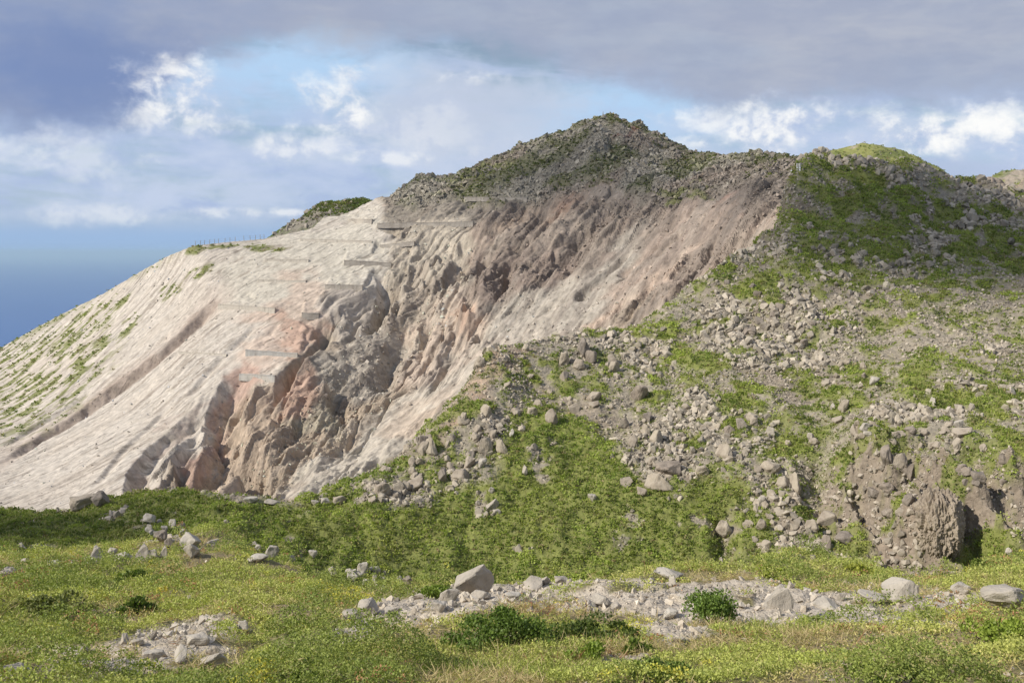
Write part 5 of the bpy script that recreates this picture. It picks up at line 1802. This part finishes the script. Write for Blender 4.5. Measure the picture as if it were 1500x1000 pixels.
def crag_mesh(mat):
    bm = bmesh.new()
    bmesh.ops.create_icosphere(bm, subdivisions=6, radius=0.5)
    co = np.array([q.co[:] for q in bm.verts], np.float32)
    n_ = co / np.linalg.norm(co, axis=1)[:, None]
    sq = 1 / np.maximum(np.abs(n_).max(1), 0.55)[:, None]
    th = np.arctan2(n_[:, 1], n_[:, 0]) * 3
    wd_, wv_ = worley(th * 1.2 + 0.3 * n_[:, 2], n_[:, 2] * 2.5, 7)
    wd2, wv2 = worley(th * 2.6 + n_[:, 2], n_[:, 2] * 5 + 0.5 * n_[:, 0], 9)
    d = 0.07 * (ridged(n_[:, 0] * 2.2 + n_[:, 1], n_[:, 2] * 2.2 - n_[:, 1], 5, 8, 0.6) - 1.1) + 0.20 * (wv_ - .5) + 0.13 * (wv2 - .5) - 0.05 * wd2 + 0.05 * fbm(th * 3, n_[:, 2] * 6, 4, 9, .6)
    co = n_ * 0.5 * (0.75 + 0.25 * sq) * (1 + d)[:, None]
    lo, hi = co.min(0), co.max(0)
    co = (co - (lo + hi) / 2) / (hi - lo)
    for q, p_ in zip(bm.verts, co):
        q.co = p_
    me = bpy.data.meshes.new('boulder')
    bm.to_mesh(me)
    bm.free()
    me.materials.append(mat)
    return me


M_crag = rock_mat('crag_stone', (0.33, 0.275, 0.21, 1), (0.33, 0.275, 0.21, 1), (0.22, 0.18, 0.14, 1), 0.8)
CRAG = crag_mesh(M_crag)
for row in TABLE:
    sh = row[7] if len(row) > 7 else None
    boulder(row[0], row[1], row[2] * (1 if row[6] == GH else 1.08), row[3] * (1 if row[6] == GH else 1.12), row[4], row[5], row[6], shape=sh, sink=0.18 if row[6] == GH else 0.1)

ZONES = [
    ([(440, 738), (600, 650), (640, 625), (700, 610), (735, 640), (700, 690), (600, 730), (520, 735)], 26, (9, 19), 't', 'angular tan block in the scree along the lower left edge of the hillside', 'scree edge blocks'),
    ([(700, 530), (800, 500), (880, 500), (960, 560), (960, 600), (850, 605), (720, 620)], 28, (8, 17), 't', 'angular tan block in the rubble around the standing rocks of the spur', 'spur rubble blocks'),
    ([(880, 590), (1080, 580), (1200, 640), (1180, 720), (1060, 690), (960, 660)], 24, (8, 16), 't', 'tan block among grass patches above the big green slope', 'blocks among the grass patches'),
    ([(1060, 400), (1150, 410), (1210, 470), (1220, 520), (1100, 510)], 20, (8, 15), 'd', 'dark broken block on the rocky knob halfway up the hillside', 'rocky knob blocks'),
    ([(1150, 520), (1260, 520), (1280, 570), (1180, 570)], 10, (7, 14), 't', 'tan block in the boulder fan under the rocky knob', 'boulder fan blocks'),
    ([(1190, 630), (1290, 590), (1400, 620), (1450, 640), (1440, 670), (1300, 650)], 24, (8, 17), 't', 'tan block on the stony shelf above the reddish cliff', 'stony shelf blocks'),
    ([(1080, 760), (1130, 720), (1190, 740), (1200, 800), (1120, 810)], 20, (8, 16), 't', 'tan block in the rubble patch left of the overhanging stack', 'rubble patch blocks'),
    ([(1270, 690), (1480, 670), (1490, 740), (1300, 780)], 14, (10, 20), 'd', 'brown block jutting from the face of the reddish cliff', 'cliff face blocks'),
    ([(505, 835), (560, 828), (590, 850), (560, 858), (510, 852)], 15, (7, 14), 'p', 'grey block in the rock pile in the grassy dip', 'rock pile blocks'),
    ([(200, 772), (240, 762), (280, 775), (265, 790), (210, 785)], 13, (7, 13), 'p', 'grey block in the pile in the shaded hollow', 'hollow pile blocks'),
]
rz = random.Random(17)
for outline, cnt, (s0, s1), kind, label, group in ZONES:
    xs = [q[0] for q in outline]
    ys = [q[1] for q in outline]
    done = 0
    while done < cnt:
        u, v = rz.uniform(min(xs), max(xs)), rz.uniform(min(ys), max(ys))
        ins = False
        for i in range(len(outline)):
            (ax, ay), (bx, by) = outline[i], outline[(i + 1) % len(outline)]
            if (ay > v) != (by > v) and u < (bx - ax) * (v - ay) / (by - ay + 1e-9) + ax:
                ins = not ins
        if not ins:
            continue
        wpx = s0 + (s1 - s0) * rz.random() ** 1.7
        boulder(u, v, wpx, wpx * rz.uniform(0.6, 1.05), kind, label, group)
        done += 1


# ================================================================== shrubs that stand out
M_wood = rock_mat('shrub_wood', (0.16, 0.12, 0.09, 1), (0.13, 0.10, 0.08, 1), (0.09, 0.07, 0.055, 1), 6.0)


def shrub(u, v, wpx, hpx, label, nleaf, tone=(0.055, 0.095, 0.022), lsize=0.034, lumps=7):
    low_ = 'round' not in label.split()
    base, s_ = ground(u, v + hpx * 0.45)
    dist = float(np.hypot(base[0], base[1]))
    wm, hm = wpx * dist / F, hpx * dist / F
    root = bpy.data.objects.new('shrub', None)
    COL.objects.link(root)
    root.location = base
    tag(root, label, 'shrub', 'shrubs on the meadow')
    g = np.random.default_rng(int(u))
    cs = [(g.uniform(-.30, .30) * wm, g.uniform(-.2, .2) * wm, g.uniform(0.15, 0.50) * hm, g.uniform(.30, .5)) for _ in range(lumps)]
    if low_:
        lumps = lumps * 2
        xs_ = [g.normal() * .27 for _ in range(lumps)]
        cs = [(x_ * wm, g.normal() * .20 * wm, g.uniform(0.05, 0.62) * hm * max(0.25, 1 - 1.3 * abs(x_)), g.uniform(.14, .32)) for x_ in xs_]
    pts = []
    for cx, cy, cz, sc_ in cs:
        d = g.normal(size=(nleaf // lumps, 3))
        d /= np.linalg.norm(d, axis=1)[:, None]
        d[:, 2] = np.where(d[:, 2] < -0.35, -d[:, 2], d[:, 2])
        rr_ = (0.55 + 0.45 * g.random((len(d), 1)) ** 0.5) * (1 + 0.15 * g.normal(size=(len(d), 1)))
        pts.append(np.array([cx, cy, cz]) + d * rr_ * np.array([wm * sc_ * .72, wm * sc_ * .6, hm * sc_ * 1.25]))
    p_ = np.concatenate(pts)
    p_[:, 2] = np.maximum(p_[:, 2], 0.01)
    n_ = len(p_)
    k = dist / 12.0
    v_ = leaf_quads(p_, lsize * k * g.uniform(.7, 1.3, n_), 0.4 * lsize * k * g.uniform(.7, 1.3, n_), 0.45, g)
    cc_ = np.array(tone) * np.array([2.2, 1.85, 1.6]) * g.uniform(0.7, 1.5, (n_, 1)) + np.array([0.03, 0.03, 0.004]) * (g.random((n_, 1)) < .25)
    fol = add('foliage', build_mesh('foliage', v_, np.arange(n_ * 4, dtype=np.int32), np.full(n_, 4), np.repeat(cc_, 4, 0)), M_gloss, root)
    bm = bmesh.new()
    for cx, cy, cz, sc_ in cs:
        a_ = Vector((cx * .15, cy * .15, -0.03))
        b_ = Vector((cx, cy, max(cz, .04)))
        ax = (b_ - a_).normalized()
        sd = ax.orthogonal().normalized()
        s2 = ax.cross(sd)
        ring = []
        for q, rr_ in ((a_, .012 * k), ((a_ + b_) / 2 + sd * .02, .009 * k), (b_, .005 * k)):
            ring.append([bm.verts.new(q + (sd * math.cos(t_) + s2 * math.sin(t_)) * rr_) for t_ in (0, 1.26, 2.51, 3.77, 5.03)])
        for r0, r1 in zip(ring, ring[1:]):
            for i in range(5):
                bm.faces.new((r0[i], r0[(i + 1) % 5], r1[(i + 1) % 5], r1[i]))
    me = bpy.data.meshes.new('branches')
    bm.to_mesh(me)
    bm.free()
    add('branches', me, M_wood, root)
    return root


shrub(1040, 890, 82, 46, 'round compact green bush growing in the grey gravel strip', 3000, (0.060, 0.105, 0.026), 0.034, 8)
shrub(735, 918, 135, 66, 'large spreading leafy shrub below the largest meadow boulder', 5200, (0.050, 0.088, 0.022), 0.036, 11)
shrub(860, 922, 120, 46, 'low dark shrub stretching right of the large leafy shrub', 3400, (0.038, 0.062, 0.018), 0.034, 10)
shrub(870, 952, 50, 30, 'small bright green shrub in front of the low dark shrub', 1400, (0.085, 0.135, 0.028), 0.036, 6)
shrub(935, 945, 44, 24, 'small dark green shrub beside the bare sandy patch', 1000, (0.055, 0.09, 0.022), 0.036, 5)
shrub(965, 985, 120, 40, 'broad dark green shrub at the bottom edge below the gravel', 2400, (0.05, 0.085, 0.02), 0.036, 8)
shrub(640, 868, 60, 20, 'low bright shrub behind the pale round boulder', 1300, (0.075, 0.12, 0.026), 0.034, 6)
shrub(1130, 836, 44, 22, 'bright yellow green bush at the foot of the rubble patch', 1300, (0.12, 0.165, 0.028), 0.032, 6)
shrub(1260, 835, 60, 22, 'yellowish bush behind the gravel under the overhanging stack', 1400, (0.12, 0.15, 0.03), 0.032, 6)
shrub(1440, 830, 60, 26, 'dark green bush at the foot of the huge brown crag', 1400, (0.055, 0.085, 0.02), 0.032, 6)
shrub(205, 886, 60, 30, 'dark green shrub with a deep shadow on the left meadow', 1300, (0.04, 0.07, 0.018), 0.036, 6)
shrub(60, 890, 110, 42, 'grey green scraggly shrub at the left side of the meadow', 2000, (0.065, 0.085, 0.032), 0.036, 8)
shrub(195, 846, 84, 28, 'dark low shrub on the knoll below the flat pale slab', 1200, (0.05, 0.08, 0.02), 0.034, 6)
shrub(430, 985, 120, 36, 'glossy dark shrub at the bottom edge left of the dry grass', 2200, (0.045, 0.08, 0.02), 0.040, 8)
shrub(1330, 985, 130, 42, 'glossy dark shrub at the bottom edge under the wedge boulder', 2400, (0.05, 0.085, 0.02), 0.040, 8)
shrub(1475, 922, 80, 44, 'bright green leafy shrub below the smooth grey boulder', 1800, (0.10, 0.15, 0.03), 0.038, 7)


# ================================================================== retaining walls on the pale slope
def wall_mat(name, c0, c1):
    m_, t_ = mat_new(name)
    ge = t_.n('ShaderNodeNewGeometry')
    n1 = t_.noise(ge.outputs['Position'], 0.9, 5, 0.65)
    n2 = t_.noise(ge.outputs['Position'], 4.0, 3, 0.6)
    c_ = t_.mix(t_.step(n1, .35, .65), c0, c1)
    c_ = t_.mix(t_.m('MULTIPLY', t_.step(n2, .5, .75), .35), c_, (0.2, 0.18, 0.15, 1))
    mp_ = t_.n('ShaderNodeMapping')
    mp_.inputs['Scale'].default_value = (1, 1, 0.15)
    t_.link(ge.outputs['Position'], mp_.inputs['Vector'])
    n3 = t_.noise(mp_.outputs[0], 1.6, 4, 0.7)
    c_ = t_.mix(t_.m('MULTIPLY', t_.step(n3, .46, .7), .6), c_, (0.19, 0.165, 0.135, 1))
    n4 = t_.noise(ge.outputs['Position'], 0.25, 2, 0.5)
    c_ = t_.mix(t_.m('MULTIPLY', t_.step(n4, .48, .62), .7), c_, (0.46, 0.41, 0.34, 1))
    p_ = t_.n('ShaderNodeBsdfPrincipled')
    t_.link(c_, p_.inputs['Base Color'])
    p_.inputs['Roughness'].default_value = .95
    b_ = t_.n('ShaderNodeBump')
    b_.inputs['Distance'].default_value = .12
    t_.link(n2, b_.inputs['Height'])
    t_.link(b_.outputs[0], p_.inputs['Normal'])
    o2 = t_.n('ShaderNodeOutputMaterial')
    t_.link(p_.outputs[0], o2.inputs[0])
    return m_


MW_grey = wall_mat('weathered_concrete', (0.36, 0.325, 0.275, 1), (0.29, 0.255, 0.215, 1))
MW_pale = wall_mat('dusty_concrete', (0.52, 0.47, 0.39, 1), (0.45, 0.405, 0.335, 1))
MW_blue = wall_mat('bluish_concrete', (0.44, 0.425, 0.385, 1), (0.37, 0.355, 0.32, 1))


def retaining_wall(a, b, hpx, mat, label, survey):
    pa_, pb_, h = survey
    A_, B_ = Vector(pa_), Vector(pb_)
    d = B_ - A_
    nseg = max(6, int(d.length / 0.8))
    back = Vector((-d.y, d.x, 0)).normalized()
    if back.y < 0:
        back = -back
    fwd = -back
    root = bpy.data.objects.new('retaining_wall', None)
    COL.objects.link(root)
    root.location = A_
    tag(root, label, 'retaining wall', 'retaining walls on the eroded slope', 'thing')
    g = np.random.default_rng(int(a[0] * 7 + a[1]))

    def strip(name, z0, z1, f0, f1, bat, jit):
        bm = bmesh.new()
        ringp = None
        for i in range(nseg + 1):
            q = d * (i / nseg)
            j0, j1 = g.uniform(-jit, jit), g.uniform(-jit, jit)
            ring = [bm.verts.new(q + fwd * (f1 + bat) + Vector((0, 0, z0))), bm.verts.new(q + fwd * f1 + Vector((0, 0, z1 + j0))),
                    bm.verts.new(q + fwd * f0 + Vector((0, 0, z1 + j1))), bm.verts.new(q + fwd * f0 + Vector((0, 0, z0)))]
            if ringp:
                for k in range(4):
                    bm.faces.new((ringp[k], ring[k], ring[(k + 1) % 4], ringp[(k + 1) % 4]))
            else:
                bm.faces.new(ring)
            ringp = ring
        bm.faces.new(ringp[::-1])
        bmesh.ops.recalc_face_normals(bm, faces=bm.faces[:])
        me = bpy.data.meshes.new(name)
        bm.to_mesh(me)
        bm.free()
        add(name, me, mat, root)
    strip('wall_face', -0.6 * h, 0.84 * h, -0.35, 0.12, 0.10, 0.02)
    strip('coping', 0.842 * h, 1.0 * h, -0.38, 0.16, 0.0, 0.07)


for row in WALLS:
    retaining_wall(*row[:2], row[2], {'g': MW_grey, 'p': MW_pale, 'b': MW_blue}[row[3]], row[4], row[5])

# ================================================================== fence, posts, summit mark
m, t = mat_new('old_wood')
p = t.n('ShaderNodeBsdfPrincipled')
p.inputs['Base Color'].default_value = (0.30, 0.265, 0.215, 1)
p.inputs['Roughness'].default_value = 0.9
o_ = t.n('ShaderNodeOutputMaterial')
t.link(p.outputs[0], o_.inputs[0])
M_post = m
m, t = mat_new('white_paint')
p = t.n('ShaderNodeBsdfPrincipled')
p.inputs['Base Color'].default_value = (0.78, 0.77, 0.74, 1)
p.inputs['Roughness'].default_value = 0.6
o_ = t.n('ShaderNodeOutputMaterial')
t.link(p.outputs[0], o_.inputs[0])
M_white = m


def post_mesh(name, rad, h, n_=8, cap=0.7):
    bm = bmesh.new()
    rings = []
    for z_, k in ((-0.3, 1.0), (0.0, 1.0), (h * .93, .95), (h, cap)):
        rings.append([bm.verts.new((math.cos(a_) * rad * k, math.sin(a_) * rad * k, z_)) for a_ in np.linspace(0, 2 * math.pi, n_, endpoint=False)])
    for r0, r1 in zip(rings, rings[1:]):
        for i in range(n_):
            bm.faces.new((r0[i], r0[(i + 1) % n_], r1[(i + 1) % n_], r1[i]))
    bm.faces.new(rings[-1])
    bm.faces.new(rings[0][::-1])
    me = bpy.data.meshes.new(name)
    bm.to_mesh(me)
    bm.free()
    return me


def fence(us, hm, label):
    root = bpy.data.objects.new('fence', None)
    COL.objects.link(root)
    pts = []
    for u in us:
        az, _ = ray(u, 360)
        c_ = C.crest(float(az))
        c_ = c_ * (1 - 0.4 / np.linalg.norm(c_[:2]))
        pts.append(Vector(c_))
    root.location = pts[0]
    tag(root, label, 'fence', 'fences on the slope crest', 'thing')
    me = post_mesh('post', 0.055, hm)
    me.materials.append(M_post)
    for q in pts:
        o2 = bpy.data.objects.new('post', me)
        COL.objects.link(o2)
        o2.parent = root
        o2.location = q - pts[0]
        o2.rotation_euler = (rz.uniform(-.08, .08), rz.uniform(-.08, .08), 0)
    bm = bmesh.new()
    for z_ in (.45, .85):
        for a_, b_ in zip(pts, pts[1:]):
            a2 = a_ - pts[0] + Vector((0, 0, hm * z_))
            b2 = b_ - pts[0] + Vector((0, 0, hm * z_))
            off = [Vector((0, 0.008, 0.008)), Vector((0, -0.008, 0.008)), Vector((0, -0.008, -0.008)), Vector((0, 0.008, -0.008))]
            r0 = [bm.verts.new(a2 + q) for q in off]
            r1 = [bm.verts.new(b2 + q) for q in off]
            for i in range(4):
                bm.faces.new((r0[i], r0[(i + 1) % 4], r1[(i + 1) % 4], r1[i]))
    me2 = bpy.data.meshes.new('rope')
    bm.to_mesh(me2)
    bm.free()
    add('rope', me2, M_post, root)


fence([286, 293, 299, 307, 314, 321, 329, 337, 345], 1.1, 'thin post and rope fence along the bare crest at the left shoulder')
fence([358, 366, 374, 381, 388], 1.2, 'short post fence on the crest just left of the green dome')
fence([462, 468, 474, 480, 486], 1.1, 'row of fence posts on the crest in front of the green dome')

# summit pole
az, _ = ray(882.5, 166)
c_ = C.crest(float(az))
root = bpy.data.objects.new('summit_pole', None)
COL.objects.link(root)
root.location = c_
tag(root, 'thin dark pole standing on the very top of the peak', 'pole')
add('post', post_mesh('post', 0.075, 1.5), M_post, root)
bm = bmesh.new()
bmesh.ops.create_cube(bm, size=1)
bmesh.ops.scale(bm, vec=(0.34, 0.05, 0.10), verts=bm.verts)
bmesh.ops.bevel(bm, geom=bm.edges[:], offset=0.01, segments=1, affect='EDGES')
me = bpy.data.meshes.new('cross_plate')
bm.to_mesh(me)
bm.free()
add('cross_plate', me, M_post, root).location = (0, -0.105, 1.0)


def white_post(u, v, hpx, wpx, label, cat='marker post'):
    b_, _ = ground(u, v + hpx / 2, [B])
    dist = float(np.hypot(b_[0], b_[1]))
    h, wd_ = hpx * dist / F, wpx * dist / F
    root_ = bpy.data.objects.new('marker_post', None)
    COL.objects.link(root_)
    root_.location = b_
    tag(root_, label, cat, 'white marker posts on the ridge')
    bm = bmesh.new()
    bmesh.ops.create_cube(bm, size=1)
    bmesh.ops.scale(bm, vec=(wd_, wd_ * .7, h * 1.15), verts=bm.verts)
    bmesh.ops.translate(bm, vec=(0, 0, h * .425), verts=bm.verts)
    bmesh.ops.bevel(bm, geom=bm.edges[:], offset=wd_ * .12, segments=1, affect='EDGES')
    me_ = bpy.data.meshes.new('post')
    bm.to_mesh(me_)
    bm.free()
    add('post', me_, M_white, root_)
    cap_ = post_mesh('cap', wd_ * .45, h * .1, 8, .4)
    o2 = add('cap', cap_, M_post, root_)
    o2.location = (0, 0, h * .9)
    return root_


white_post(1168.0, 245, 10, 2.4, 'white marker post on the dark ridge, left one of two side by side')
white_post(1171.6, 245, 10, 2.4, 'white marker post on the dark ridge, right one of two side by side')
b_, _ = ground(1160, 230, [B])
o_ = bpy.data.objects.new('marker_stone', BM['p'][2].copy())
o_.data.materials.clear()
o_.data.materials.append(M_white)
COL.objects.link(o_)
o_.location = b_
o_.scale = (0.22, 0.22, 0.34)
tag(o_, 'small white painted stone on the dark green ridge above the white posts', 'marker stone')



# ================================================================== the air: even haze over sea and land, sky outside it
bm = bmesh.new()
bmesh.ops.create_cube(bm, size=1)
bmesh.ops.scale(bm, vec=(330000, 330000, 56 + 472), verts=bm.verts)
bmesh.ops.translate(bm, vec=(0, 0, (56 - 472) / 2), verts=bm.verts)
me = bpy.data.meshes.new('haze')
bm.to_mesh(me)
bm.free()
m = bpy.data.materials.new('haze_air')
m.use_nodes = True
t = NT(m.node_tree)
pv = t.n('ShaderNodeVolumePrincipled')
pv.inputs['Color'].default_value = (0.58, 0.80, 1.0, 1)
pv.inputs['Density'].default_value = 4.2e-5
pv.inputs['Anisotropy'].default_value = 0.0
o_ = t.n('ShaderNodeOutputMaterial')
t.link(pv.outputs[0], o_.inputs['Volume'])
tag(add('haze', me, m), kind='stuff')
